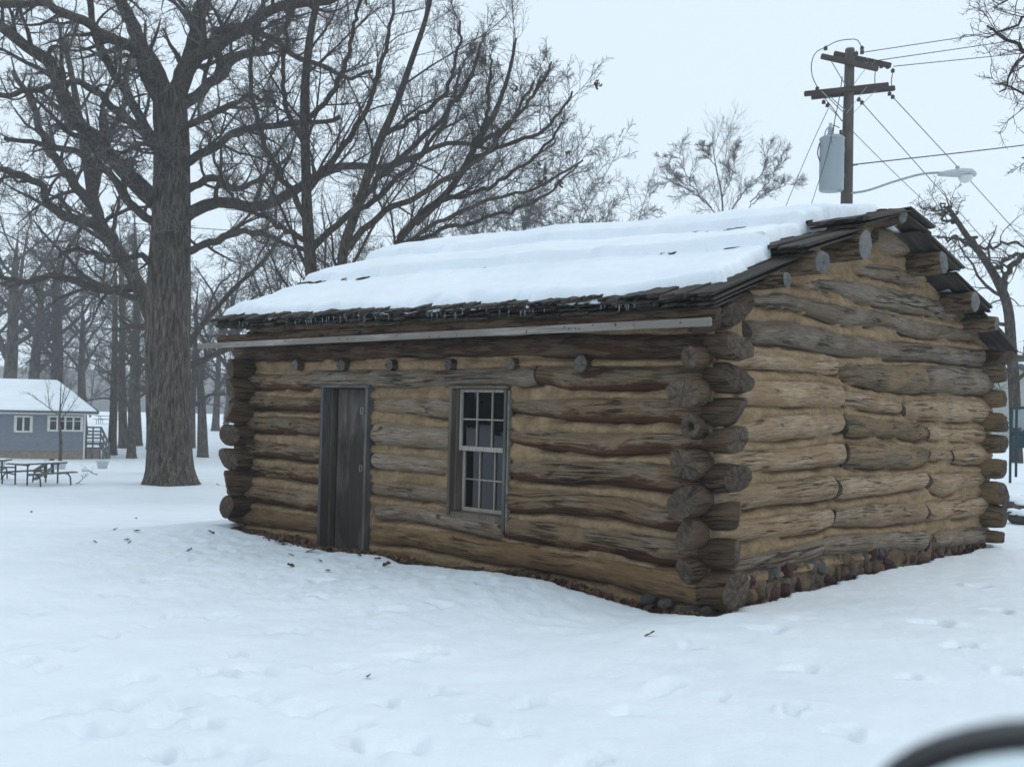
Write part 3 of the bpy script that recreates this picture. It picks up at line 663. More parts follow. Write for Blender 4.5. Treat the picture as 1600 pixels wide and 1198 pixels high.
# clay chinking packed between the logs: bulges between them, shrunk away along their lower edges
def chink_panel(name, along, a0, a1, z0, ztop, holes, off, seed, logs=()):
    sa, sz = .03, .011; na = int((a1 - a0) / sa); nz = int((3.55 - z0) / sz)
    A = np.linspace(a0, a1, na + 1); Zs = z0 + np.arange(nz + 1) * sz
    AG, ZG = np.meshgrid(A, Zs); top = ztop(AG); ZG2 = np.minimum(ZG, top)
    d = .007 * fbm(AG * 3, ZG * 6, seed=seed) + .006 * fbm(AG * 13, ZG * 22, seed=seed + 3) + .004 * np.abs(vn(AG * 40, ZG * 40, seed=seed + 4))
    keep_c = np.clip(fbm(AG * 2.2, ZG * 3, seed=seed + 8) * 1.4 + .75, 0, 1)
    for p in logs:
        zc = np.interp(A, p[:, 0], p[:, 1])[None]; r = np.interp(A, p[:, 0], p[:, 2])[None] * RS * .93
        m = ((A > p[0, 0] - .02) & (A < p[-1, 0] + .02))[None]
        e = (ZG - (zc - r)) + .012 * vn(AG * 9, ZG * 3, seed=seed + 6)
        d = d + m * .07 * np.exp(-((e + .004) / .014) ** 2) * keep_c               # shrinkage gap under the log
        d = d - m * .014 * np.exp(-((e + .055) / .035) ** 2)                          # belly of the clay
        u = ZG - (zc + r); d = d - m * .012 * np.exp(-((u - .012 + .02 * vn(AG * 5, ZG * 2, seed=seed + 7)) / .022) ** 2)   # smeared on to the log below
        for end in (p[0, 0], p[-1, 0]): d = d + (np.abs(ZG - zc) < r) * .03 * np.exp(-((AG - end) / .022) ** 2)
    cv = np.abs(vn(AG * 7, ZG * 2.5, seed=seed + 11)); d = d + .012 * np.exp(-(cv / .05) ** 2) * (vn(AG * 1.5, ZG * 2, seed=seed + 12) > .1)   # upright drying cracks
    P = np.stack([AG, off + d, ZG2], -1) if along == 'x' else np.stack([-(off + d), AG, ZG2], -1)
    n = na + 1; i = (np.arange(nz)[:, None] * n + np.arange(na)[None]).ravel()
    ca = (AG[:-1, :-1] + sa / 2).ravel(); cz = (ZG[:-1, :-1] + sz / 2).ravel(); keep = (ZG[:-1, :-1] < top[:-1, :-1]).ravel()
    for (h0, h1, g0, g1) in holes: keep &= ~((ca > h0) & (ca < h1) & (cz > g0) & (cz < g1))
    f = np.stack([i, i + 1, i + n + 1, i + n], 1)[keep]
    return link(name, mesh_np(name, P.reshape(-1, 3), f, M['chink']), cabin)
DX0, DX1, DZ0, DZ1 = -4.70, -3.92, -.08, 1.645       # door frame outside
WX0, WX1, WZ0, WZ1 = -2.755, -2.03, .475, 1.64       # window frame outside
chink_panel('chinking', 'x', -6.18, 0.02, -.2, lambda a: roof_z(a, np.zeros_like(a)) - .03, [(DX0, DX1, -.09, DZ1), (WX0, WX1, WZ0, WZ1)], .022, 201, LOGS['x'])
chink_panel('chinking', 'y', .03, WID - .03, .14, lambda a: roof_z(np.zeros_like(a), a) - .04, [], .020, 211, LOGS['y'])
chink_panel('chinking', 'y', .03, WID - .03, .14, lambda a: roof_z(np.full_like(a, -6.1), a) - .04, [], LEN - .1, 221)
mb = MB(); mb.box((-LEN / 2, WID - .14, 1.2), (LEN - .3, .05, 2.2)).build('chinking', M['chink'], cabin)

# door
door = empty('door', (0, 0, 0)); door.parent = cabin
def boxpart(name, x0, x1, y0, y1, z0, z1, mat, parent, bev=.004):
    c = np.array([(x0 + x1) / 2, (y0 + y1) / 2, (z0 + z1) / 2])
    return MB().box((0, 0, 0), (x1 - x0, y1 - y0, z1 - z0), bev=bev).build(name, M[mat], parent, tuple(c))
boxpart('jamb', DX0, DX0 + .045, -.045, .22, DZ0, DZ1 - .03, 'jamb', door)
boxpart('jamb', DX0 + .047, DX0 + .075, .055, .12, DZ0, DZ1 - .035, 'casing', door)
boxpart('jamb', DX1 - .04, DX1, -.045, .22, DZ0, DZ1 - .03, 'jamb', door)
boxpart('head', DX0 - .01, DX1 + .01, -.035, .22, DZ1 - .028, DZ1, 'jamb', door)
boxpart('threshold', DX0 + .05, DX1 - .045, -.01, .2, DZ0 - .02, DZ0 + .03, 'log_sill' if False else 'casing', door)
xs = [DX0 + .077, -4.40, -4.155, DX1 - .043]
for i, (a, b) in enumerate(zip(xs[:-1], xs[1:])):
    o = boxpart('plank', a + .002, b - .002, .125 - .004 * (i % 2), .155, DZ0 + .02, DZ1 - .036, 'doorwood', door, .005)
for (hx, hz) in ((-4.205, 1.385), (-4.20, .80)):
    mb = MB(); a = np.arange(13) * 2 * np.pi / 12
    mb.tube(np.stack([.021 * np.cos(a), 0 * a, .038 * np.sin(a)], 1), .0085, 6, cap=False)
    mb.build('latch_hole', M['sash'], door, (hx, .116, hz), True)
# window
win = empty('window', (0, 0, 0)); win.parent = cabin
boxpart('frame', WX0, WX0 + .035, -.035, .22, WZ0 - .01, WZ1 - .03, 'casing', win)
boxpart('frame', WX1 - .03, WX1, -.035, .22, WZ0 - .10, WZ1 - .03, 'jamb', win)
boxpart('frame', WX1 + .002, WX1 + .022, -.02, .03, WZ0 - .10, WZ1 - .04, 'board', win)
boxpart('frame', WX0 - .005, WX1 + .003, -.03, .22, WZ1 - .027, WZ1, 'casing', win)
boxpart('sill', WX0 + .037, WX1 - .032, -.02, .22, WZ0 - .04, WZ0 + .025, 'casing', win)
boxpart('stop', WX0 + .037, WX0 + .06, .02, .20, WZ0 + .026, WZ1 - .03, 'casing', win)
def sash(x0, x1, z0, z1, y, bt):
    s = .030; w = .014
    mb = MB()
    mb.box(((x0 + s / 2), y, (z0 + z1) / 2), (s, .035, z1 - z0), bev=.003); mb.box((x1 - s / 2, y, (z0 + z1) / 2), (s, .035, z1 - z0), bev=.003)
    mb.box(((x0 + x1) / 2, y, z1 - .014), (x1 - x0 - 2 * s - .001, .034, .028), bev=.003); mb.box(((x0 + x1) / 2, y, z0 + bt / 2), (x1 - x0 - 2 * s - .001, .034, bt), bev=.003)
    mb.build('sash', M['sash'], win)
    gx = np.linspace(x0 + s, x1 - s, 4); zz0, zz1 = z0 + bt, z1 - .028; gz = [zz0, (zz0 + zz1) / 2, zz1]
    for x in gx[1:-1]: boxpart('muntin', x - w / 2, x + w / 2, y - .015, y + .012, zz0 + .001, zz1 - .001, 'sash', win, .003)
    for a, b in zip(gx[:-1], gx[1:]): boxpart('muntin', a + w / 2 + .001, b - w / 2 - .001, y - .014, y + .011, gz[1] - w / 2, gz[1] + w / 2, 'sash', win, .003)
    for a, b in zip(gx[:-1], gx[1:]):
        for c, d in zip(gz[:-1], gz[1:]):
            o = boxpart('pane', a - .004, b + .004, -.002, .002, c - .004, d + .004, 'glass', win, 0)
            o.location.y = y + .004; o.rotation_euler = (rg.uniform(-.006, .006), 0, rg.uniform(-.006, .006))
zm = (WZ0 + WZ1) / 2
sash(WX0 + .062, WX1 - .033, zm - .005, WZ1 - .03, .065, .042)
sash(WX0 + .062, WX1 - .033, WZ0 + .028, zm + .02, .115, .035)
MB().box(((WX0 + WX1) / 2, .235, (WZ0 + WZ1) / 2), (WX1 - WX0, .01, WZ1 - WZ0)).build('backing', M['blacktrim'], win)

# field-stone foundation under the gable wall and the near end of the front wall
def stone_mesh(seed, sub=2):
    import bmesh
    bm = bmesh.new(); bmesh.ops.create_icosphere(bm, subdivisions=sub, radius=1.0)
    V = np.array([v.co for v in bm.verts]); Fc = np.array([[v.index for v in f.verts] for f in bm.faces]); bm.free()
    V = V * (1 + .22 * vn(V[:, 0] * 1.3 + seed, V[:, 1] * 1.3, V[:, 2] * 1.3, seed)[:, None] + .1 * vn(V[:, 0] * 3 + seed, V[:, 1] * 3, V[:, 2] * 3, seed)[:, None])
    rng = np.random.RandomState(seed)
    for _ in range(5):                       # cleaved flats
        n = rng.randn(3); n /= np.linalg.norm(n); d = V @ n; m = d > .62; V[m] -= ((d[m] - .62) * .8)[:, None] * n
    return V, Fc
stones = [stone_mesh(s) for s in range(8)]
smesh = {k: [mesh_np('stone', v, f, M[k], smooth=False) for v, f in stones] for k in ('stone_red', 'stone_grey', 'stone_tan')}
rs = random.Random(3)
y = .14
while y < 5.75:
    w = rs.uniform(.05, .15)
    for lay in range(2):
        if rs.random() < .22: continue
        z = .03 + lay * .125 + rs.uniform(-.03, .03)
        kind = rs.choice(['stone_red', 'stone_red', 'stone_grey', 'stone_tan', 'stone_tan'])
        ww = w * rs.uniform(.5, .85)
        if abs(y - 1.25) < .1: kind = 'stone_red'; ww = .10
        link('stone', rs.choice(smesh[kind]), cabin, (-.055 + rs.uniform(-.025, .02), y + w / 2 + lay * .06 + rs.uniform(-.03, .03), z), (rs.uniform(-.4, .4), rs.uniform(0, 6), rs.uniform(-.4, .4)), (.085, ww, rs.uniform(.05, .10)))
    y += w * 1.05
for (x, z, r) in ((-.12, -.01, .085), (-.33, .0, .07), (-.5, .01, .08), (.02, .0, .06)):
    link('stone', rs.choice(smesh['stone_grey']), cabin, (x, -.02, z), (rs.uniform(0, 6), 0, 1), (r, r * .8, r * .8))
def mortar():
    ys = np.linspace(.02, WID, 240); zs = np.linspace(-.25, .27, 30); Y, Z = np.meshgrid(ys, zs)
    X = -.03 + .018 * fbm(Y * 5, Z * 7, seed=91) + .012 * fbm(Y * 17, Z * 17, seed=92) - .02 * ss(.2, .27, Z)
    n = len(ys); i = (np.arange(29)[:, None] * n + np.arange(n - 1)[None]).ravel()
    link('mortar', mesh_np('mortar', np.stack([X.ravel(), Y.ravel(), Z.ravel()], 1), np.stack([i, i + 1, i + n + 1, i + n], 1), rough_mat('mortar', (.20, .145, .09), (.10, .075, .05), 7, .95, 1, .03)), cabin)
mortar()

# roof: split shakes in courses, two layers
def shake_variants():
    out = []
    for k in range(6):
        r = np.random.RandomState(70 + k); w, L, t = 1.0, 1.0, 1.0
        xs = np.linspace(-.5, .5, 5); V = []; 
        for yy, tt in ((0, 1.0), (.5, .75), (1, .3)):
            for top in (0, 1):
                for x in xs:
                    V.append([x * (1 + r.uniform(-.03, .03)), yy + (r.uniform(-.035, .03) if yy == 0 else 0), (tt * (1 if top else 0)) + (r.uniform(-.25, .25) if top else 0)])
        V = np.array(V); f = []
        nx = 5
        def id(i, top, j): return (i * 2 + top) * nx + j
        for i in range(2):
            for j in range(4):
                f.append((id(i, 1, j), id(i, 1, j + 1), id(i + 1, 1, j + 1), id(i + 1, 1, j))); f.append((id(i, 0, j + 1), id(i, 0, j), id(i + 1, 0, j), id(i + 1, 0, j + 1)))
            f.append((id(i, 0, 0), id(i, 1, 0), id(i + 1, 1, 0), id(i + 1, 0, 0))); f.append((id(i, 1, 4), id(i, 0, 4), id(i + 1, 0, 4), id(i + 1, 1, 4)))
        for i in (0, 2):
            for j in range(4):
                qd = (id(i, 0, j), id(i, 0, j + 1), id(i, 1, j + 1), id(i, 1, j)); f.append(qd if i == 0 else qd[::-1])
        out.append(mesh_np('shake', V, np.array(f), M['shake'], smooth=False))
    return out
SHK = shake_variants(); rk = random.Random(9)
def course(y0, y1, lift0, lift1, xr, wmin, wmax, back=False, thick=.028):
    x = -6.50 + rk.uniform(0, .05)
    while x < xr:
        w = min(rk.uniform(wmin, wmax), max(.06, xr - x + .02)); xc = x + w / 2
        ya, yb = y0 + rk.uniform(-.035, .03) * (1 if not back else 1), y1
        za, zb = float(roof_z(xc, ya)) + lift0 + rk.uniform(-.006, .008), float(roof_z(xc, yb)) + lift1
        d = yb - ya; L = math.hypot(d, zb - za)
        tilt = math.atan2(zb - za, abs(d))
        o = link('shake', rk.choice(SHK), cabin, (xc, ya, za), (tilt if not back else tilt, rk.uniform(-.03, .03), 0 if not back else math.pi), (w * .985, L, thick * rk.uniform(.8, 1.3)))
        x += w + .004
xr = lambda y: .20 + .05 * (y + .3)
course(-.30, .98, .045, .02, .20, .16, .24)
course(.88, 1.95, .115, .03, .27, .18, .27)
course(1.83, 2.80, .115, .05, .34, .18, .27)
course(-.27, .95, .005, -.02, .165, .2, .3, thick=.02)
course(-.24, .5, -.035, -.05, .15, .2, .3, thick=.022)
course(-.22, .2, -.075, -.08, .12, .24, .34, thick=.022)
for (y0, y1, l) in ((.93, 1.9, .065), (1.88, 2.72, .065)):
    course(y0, y1, l, .0, .24 + .03 * y0, .34, .45, thick=.018)
course(6.12, 5.0, .03, .02, .20, .2, .3, True)
course(5.12, 4.05, .10, .03, .25, .2, .3, True)
course(4.15, 3.2, .10, .03, .30, .2, .3, True)
course(3.3, 2.7, .10, .05, .34, .2, .3, True)
for (y0, y1, l) in ((6.05, 5.0, -.01), (5.07, 4.0, .05), (4.1, 3.1, .05), (3.25, 2.7, .05)): course(y0, y1, l, -.01, .22 + .03 * (6 - y0), .5, .7, True, .02)
# eave plank, the pole behind it, and the gable brackets
b0, b1 = np.array([-6.75, -.30, .632 + Z0]), np.array([.19, -.30, .632 + Z0])
mb = MB(); mb.bar(b0, b1, .03, .062, bev=.006)
mb.build('eave_board', M['board'], cabin)
for i in range(24):
    t = rk.random(); p = b0 + (b1 - b0) * t
    link('nail', mesh_np('nail', *(lambda m: (np.concatenate(m.v), [np.array(q) for q in m.f.values() if q]))(MB().tube([(0, 0, 0), (0, -.004, 0)], .006, 6)), M['blacktrim']), cabin, (p[0], p[1] - .015, p[2] + rk.uniform(-.02, .02)))
sd += 1
link('eave_pole', lmesh('eave_pole', [(-6.4, .70 + Z0, .045), (.17, .69 + Z0, .05)], 'x', -.2, [M['log_dark'], M['end']], sd, nseg=12, step=.12), cabin)
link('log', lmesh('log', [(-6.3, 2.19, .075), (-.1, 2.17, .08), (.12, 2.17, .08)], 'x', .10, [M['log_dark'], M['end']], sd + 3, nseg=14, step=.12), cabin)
link('log', lmesh('log', [(-.16, 2.12, .09), (.2, 2.2, .11), (.5, 2.3, .10)], 'y', .04, [M['log_corner'], M['end']], sd + 5, nseg=16), cabin)
link('log', lmesh('log', [(-6.3, 2.12, .09), (-.1, 2.12, .09), (.22, 2.12, .09)], 'x', WID - .15, [M['log_corner'], M['end']], sd + 9, nseg=14, step=.12), cabin)
mb = MB(); mb.bar((-6.4, 6.12, .70 + Z0), (.36, 6.12, .70 + Z0), .03, .08, bev=.005); mb.build('eave_board', M['board'], cabin)
# icicles under the eave shakes, too thin to be told apart singly
mb = MB()
for c in range(30):
    xc = rk.uniform(-6.2, -.1)
    for j in range(rk.randint(1, 5)):
        x = xc + rk.uniform(-.16, .16); z = float(roof_z(x, -.27)) + .03; L = rk.uniform(.03, .085)
        mb.tube([(x, -.275, z), (x, -.275, z - L * .5), (x, -.275, z - L)], [.006, .0045, .001], 5)
o = mb.build('icicles', M['ice'], cabin, smooth=True); o['kind'] = 'stuff'; o['label'] = 'thin clear icicles along the eave'

# snow lying on the roof
def roof_snow():
    xs = np.arange(-6.62, .5, .028); ys = np.concatenate([np.arange(-.4, 2.9, .026), np.arange(2.93, 5.9, .07)]); X, Y = np.meshgrid(xs, ys)
    n1 = fbm(X * 1.7, Y * 1.7, seed=61); n2 = fbm(X * 6, Y * 6, seed=62); n3 = fbm(X * .6, Y * .9, seed=63)
    # distance inside the blanket from each edge
    xr = np.where(Y < .93, .02 - .10 * (Y - .1), np.where(Y < 1.9, -.20 - .06 * (Y - .9), np.where(Y < 2.75, -.24 + .36 * (Y - 1.9), .05)))
    dr = xr + .05 * n1 + .02 * n2 - X
    dl = X - (-6.42 + .06 * n1 + .02 * n2)
    df = Y - (-.23 + .05 * n1 + .045 * n2 + .18 * ss(-1.2, .1, X) + .10 * ss(-5.2, -6.4, X))
    db = 5.4 + .1 * n1 - Y
    d = np.minimum(np.minimum(dr, dl), np.minimum(df, db))
    n5 = fbm(X * 13, Y * 13, seed=66); d = d + .014 * n5 * (d < .2)
    prof = np.sqrt(np.clip(1 - (1 - np.clip(d / .085, 0, 1)) ** 2, 0, 1))
    th = (.095 + .025 * n3 + .05 * ss(.5, 3.0, -X) * ss(1.0, 2.6, Y)) * prof
    ridge = -.035 * np.exp(-((Y - YR) / .22) ** 2)
    step = .095 * (ss(.87, .93, Y + .06 * n1 + .02 * n2) * ss(1.95, 1.15, Y) + ss(1.81, 1.87, Y + .06 * n1 + .02 * n2) * ss(2.75, 2.1, Y)) + .016 * n1 + .012 * fbm(X * 1.2, Y * 5, seed=68)
    hollow = -.045 * np.exp(-((X + 5.0) / .28) ** 2 - ((Y - 1.86) / .05) ** 2) - .03 * np.exp(-((X + 5.6) / .12) ** 2 - ((Y - .92) / .05) ** 2) - .03 * np.exp(-((X + 3.5) / .16) ** 2 - ((Y - 2.2) / .05) ** 2)
    top = roof_z(X, Y) + .055 + step + ridge + th + hollow + .006 * n2 * prof
    low = roof_z(X, Y) + .035
    inside = d > 0
    n = len(xs); i = (np.arange(len(ys) - 1)[:, None] * n + np.arange(n - 1)[None]); i = i.ravel()
    k = inside.ravel(); keep = k[i] | k[i + 1] | k[i + n] | k[i + n + 1]
    Z = np.where(inside, top, low)
    f = np.stack([i, i + 1, i + n + 1, i + n], 1)[keep]
    used = np.unique(f); mp = -np.ones(X.size, int); mp[used] = np.arange(len(used))
    V = np.stack([X.ravel(), Y.ravel(), Z.ravel()], 1)[used]; f = mp[f]
    V2 = V.copy(); V2[:, 2] = roof_z(V[:, 0], V[:, 1]) + .02
    nv = len(V)
    e = np.concatenate([f[:, [0, 1]], f[:, [1, 2]], f[:, [2, 3]], f[:, [3, 0]]]); key = {(a, b) for a, b in map(tuple, e)}
    side = np.array([(a, a + nv, b + nv, b) for (a, b) in key if (b, a) not in key])
    me = mesh_np('roof_snow', np.vstack([V, V2]), [f, f[:, ::-1] + nv, side], M['snow'])
    o = link('roof_snow', me, None, (CX, CY, ZB), (0, 0, RZ))
    tag(o, 'thick white snow blanket lying on the cabin roof', 'snow')
roof_snow()

# bare soil and leaf litter in the melted strip along the front wall
def soil_strip():
    xs = np.linspace(-6.3, .3, 160); ys = np.linspace(-.42, .12, 16); X, Y = np.meshgrid(xs, ys)
    e = np.interp(X, [p[0] for p in SNOWLINE], [p[1] for p in SNOWLINE])
    Z = e + Z0 - .085 + .06 * ss(-.25, .05, Y) * ss(-.8, -2.2, X) - .05 * ss(-.25, -.42, Y) + .02 * fbm(X * 4, Y * 4, seed=71)
    n = len(xs); i = (np.arange(15)[:, None] * n + np.arange(n - 1)[None]).ravel()
    o = link('soil', mesh_np('soil', np.stack([X.ravel(), Y.ravel(), Z.ravel()], 1), np.stack([i, i + 1, i + n + 1, i + n], 1), M['soil']), None, (CX, CY, ZB), (0, 0, RZ))
    tag(o, 'bare brown soil strip at the foot of the cabin front wall', kind='structure')
soil_strip()
def leaf_shape(seed):
    r = np.random.RandomState(seed); n = 5
    L = []; up = []
    for i in range(n):
        t = i / (n - 1); w = (.30 * math.sin(math.pi * min(1, t * .9 + .08))) * (1.25 if i % 2 else .6)
        L.append((t - .5, w)); 
    cx = r.uniform(.3, .9); V = []
    for (x, w) in L: V += [(x, -w, abs(w) * cx + .5 * x * x * r.uniform(.2, 1.2)), (x, 0, .5 * x * x * .4), (x, w, abs(w) * cx * r.uniform(.2, 1.2))]
    f = []
    for i in range(n - 1): f += [(i * 3, i * 3 + 1, i * 3 + 4, i * 3 + 3), (i * 3 + 1, i * 3 + 2, i * 3 + 5, i * 3 + 4)]
    return np.array(V), f
LEAF = [leaf_shape(s) for s in range(6)]
def rot3(a, b, c):
    return np.array(Matrix.Rotation(c, 3, 'Z') @ Matrix.Rotation(b, 3, 'Y') @ Matrix.Rotation(a, 3, 'X'))
def litter():
    mb = MB(); r = random.Random(13)
    for i in range(900):
        zone = r.random()
        if zone < .36: x = r.gauss(-4.95, .28); y = -.10 - abs(r.gauss(0, .09)); h = .075 * math.exp(-((x + 4.95) / .3) ** 2) * r.random()
        elif zone < .50: x = r.uniform(-4.6, -3.0); y = -.12 - abs(r.gauss(0, .05)); h = .02 * r.random()
        elif zone < .95: x = r.uniform(-1.75, .1); y = -.17 - abs(r.gauss(0, .03)); h = .05 * r.random() * ss(-1.9, -1.0, x)
        else: x = r.uniform(-6.2, .2); y = r.uniform(-.25, -.05); h = 0
        e = float(np.interp(x, [p[0] for p in SNOWLINE], [p[1] for p in SNOWLINE])) + Z0
        z = e - .055 + h + (.03 if x < -2 else 0)
        V, f = LEAF[r.randrange(6)]; s = r.uniform(.045, .095)
        mb.add((V * s) @ rot3(r.gauss(0, .6), r.gauss(0, .6), r.uniform(0, 6.3)).T + np.array([x, y, z]), f)
    o = mb.build('fallen_leaves', M['leaf'], None, (CX, CY, ZB), rot=(0, 0, RZ))
    tag(o, 'drift of curled brown oak leaves along the foot of the cabin wall', kind='stuff')
litter()
# ------------------------------------------------------------------ trees
def unit(v): return v / (np.linalg.norm(v, axis=-1, keepdims=True) + 1e-9)
def resample(pts, rad, K):
    """smooth polyline through hand-set points"""
    P = np.asarray(pts, float); R = np.asarray(rad, float)
    d = np.concatenate([[0], np.cumsum(np.linalg.norm(np.diff(P, axis=0), axis=1))]); t = np.linspace(0, d[-1], K)
    m = np.gradient(P, d, axis=0)
    k = np.clip(np.searchsorted(d, t, 'right') - 1, 0, len(P) - 2); h = (d[k + 1] - d[k]); s = ((t - d[k]) / h)[:, None]; h = h[:, None]
    Q = (2 * s ** 3 - 3 * s ** 2 + 1) * P[k] + (s ** 3 - 2 * s ** 2 + s) * h * m[k] + (-2 * s ** 3 + 3 * s ** 2) * P[k + 1] + (s ** 3 - s ** 2) * h * m[k + 1]
    return Q, np.interp(t, d, R)
def spawn(P, R, n, t0, t1, a0, a1, lf, rf, K, wig, up, rng, lmin=.1, lmax=9, rmin=.004, taper=.8, fall=.55):
    """n children on each of the M parent polylines (M,K,3)"""
    Mn, Kp, _ = P.shape
    Lp = np.linalg.norm(np.diff(P, axis=1), axis=2).sum(1)
    t = (np.arange(n)[None] + rng.rand(Mn, n)) / n * (t1 - t0) + t0
    x = t * (Kp - 1); i = np.clip(x.astype(int), 0, Kp - 2); f = (x - i)[..., None]
    ar = np.arange(Mn)[:, None]
    pos = P[ar, i] * (1 - f) + P[ar, i + 1] * f; tan = unit(P[ar, i + 1] - P[ar, i]); rl = R[ar, i] * (1 - f[..., 0]) + R[ar, i + 1] * f[..., 0]
    rnd = rng.randn(Mn, n, 3); perp = unit(rnd - (rnd * tan).sum(-1, keepdims=True) * tan)
    a = np.radians(a0 + (a1 - a0) * rng.rand(Mn, n))[..., None]
    d = unit(np.cos(a) * tan + np.sin(a) * perp + np.array([0, 0, up]))
    L = np.clip(Lp[:, None] * lf * (1 - fall * t) * (.55 + .75 * rng.rand(Mn, n)), lmin, lmax)
    r0 = np.maximum(np.minimum(rl * rf, rl * .9), rmin)
    return walk(pos.reshape(-1, 3), d.reshape(-1, 3), L.ravel(), r0.ravel(), K, wig, up * .25, rng, taper, rmin)
def walk(pos, d, L, r0, K, wig, up, rng, taper=.8, rmin=.004):
    n = len(pos); P = np.zeros((n, K, 3)); P[:, 0] = pos
    drift = rng.randn(n, 3) * wig * .5
    for k in range(1, K):
        d = unit(d + rng.randn(n, 3) * wig + drift + np.array([0, 0, up])); P[:, k] = P[:, k - 1] + d * (L / (K - 1))[:, None]
    s = np.linspace(0, 1, K)[None]
    return P, np.maximum(r0[:, None] * (1 - taper * s), rmin * .6)
def tubes(P, R, n):
    Mn, K, _ = P.shape
    T = unit(np.gradient(P, axis=1)); d = unit(P[:, -1] - P[:, 0])
    ref = np.eye(3)[np.argmin(np.abs(d), axis=1)][:, None]
    n1 = unit(np.cross(T, np.broadcast_to(ref, T.shape))); n2 = np.cross(T, n1)
    a = np.arange(n) * 2 * np.pi / n
    V = P[:, :, None] + R[:, :, None, None] * (np.cos(a)[None, None, :, None] * n1[:, :, None] + np.sin(a)[None, None, :, None] * n2[:, :, None])
    b = (np.arange(Mn) * K * n)[:, None, None]; k = (np.arange(K - 1) * n)[None, :, None]; j = np.arange(n)[None, None]; j2 = (j + 1) % n
    f = np.stack(np.broadcast_arrays(b + k + j, b + k + j2, b + k + n + j2, b + k + n + j), -1).reshape(-1, 4)
    return V.reshape(-1, 3), f
def join(batches):
    V, Fc, o = [], [], 0
    for (P, R, n) in batches:
        v, f = tubes(P, R, n); V.append(v); Fc.append(f + o); o += len(v)
    return np.concatenate(V), np.concatenate(Fc)
def rough_trunk(P, R, n=20, seed=0, amp=.06, flare=0.0):
    """stem with lobes, furrow-scale relief and root flare"""
    K = len(P); T = unit(np.gradient(P, axis=0)); n1 = unit(np.cross(T, np.array([1.0, 0, 0]))); n2 = np.cross(T, n1)
    a = np.arange(n) * 2 * np.pi / n; h = np.concatenate([[0], np.cumsum(np.linalg.norm(np.diff(P, axis=0), axis=1))])
    A, H = np.meshgrid(a, h); Rg = R[:, None] * (1 + amp * fbm(np.cos(A) * 2, np.sin(A) * 2 + seed, H * .5, seed, 3) + .035 * fbm(np.cos(A) * 7, np.sin(A) * 7, H * .8, seed + 3, 2))
    Rg = Rg * (1 + flare * np.exp(-H / .35) * (1 + .5 * np.sin(5 * A + seed)))
    V = P[:, None] + Rg[..., None] * (np.cos(A)[..., None] * n1[:, None] + np.sin(A)[..., None] * n2[:, None])
    f = [(i * n + j, i * n + (j + 1) % n, (i + 1) * n + (j + 1) % n, (i + 1) * n + j) for i in range(K - 1) for j in range(n)]
    return V.reshape(-1, 3), np.array(f)
def twig_levels(P, R, rng, spec):
    """spec rows: n,t0,t1,a0,a1,lf,rf,K,wig,up,rmin,sides,fall -> batches per level"""
    out = []
    for (n, t0, t1, a0, a1, lf, rf, K, wig, up, rmin, sides, fall) in spec:
        P, R = spawn(P, R, n, t0, t1, a0, a1, lf, rf, K, wig, up, rng, rmin=rmin, fall=fall); out.append((P, R, sides))
    return out
def limb_px(pts, d0, d1, r):
    """limb through surveyed points; its distance runs from d0 to d1"""
    n = len(pts); return np.array([at(x, y, d0 + (d1 - d0) * i / (n - 1)) for i, (x, y) in enumerate(pts)]), np.interp(np.linspace(0, 1, n), [0, 1], r)
OAK = [(14, .12, 1.0, 35, 75, .42, .46, 9, .16, .10, .022, 5, .5), (8, .12, 1.0, 30, 68, .52, .50, 7, .17, .04, .013, 4, .45),
       (5, .12, 1.0, 28, 60, .54, .55, 5, .17, .03, .0085, 3, .4), (3, .2, 1.0, 25, 55, .55, .7, 3, .2, .05, .0065, 3, .3)]

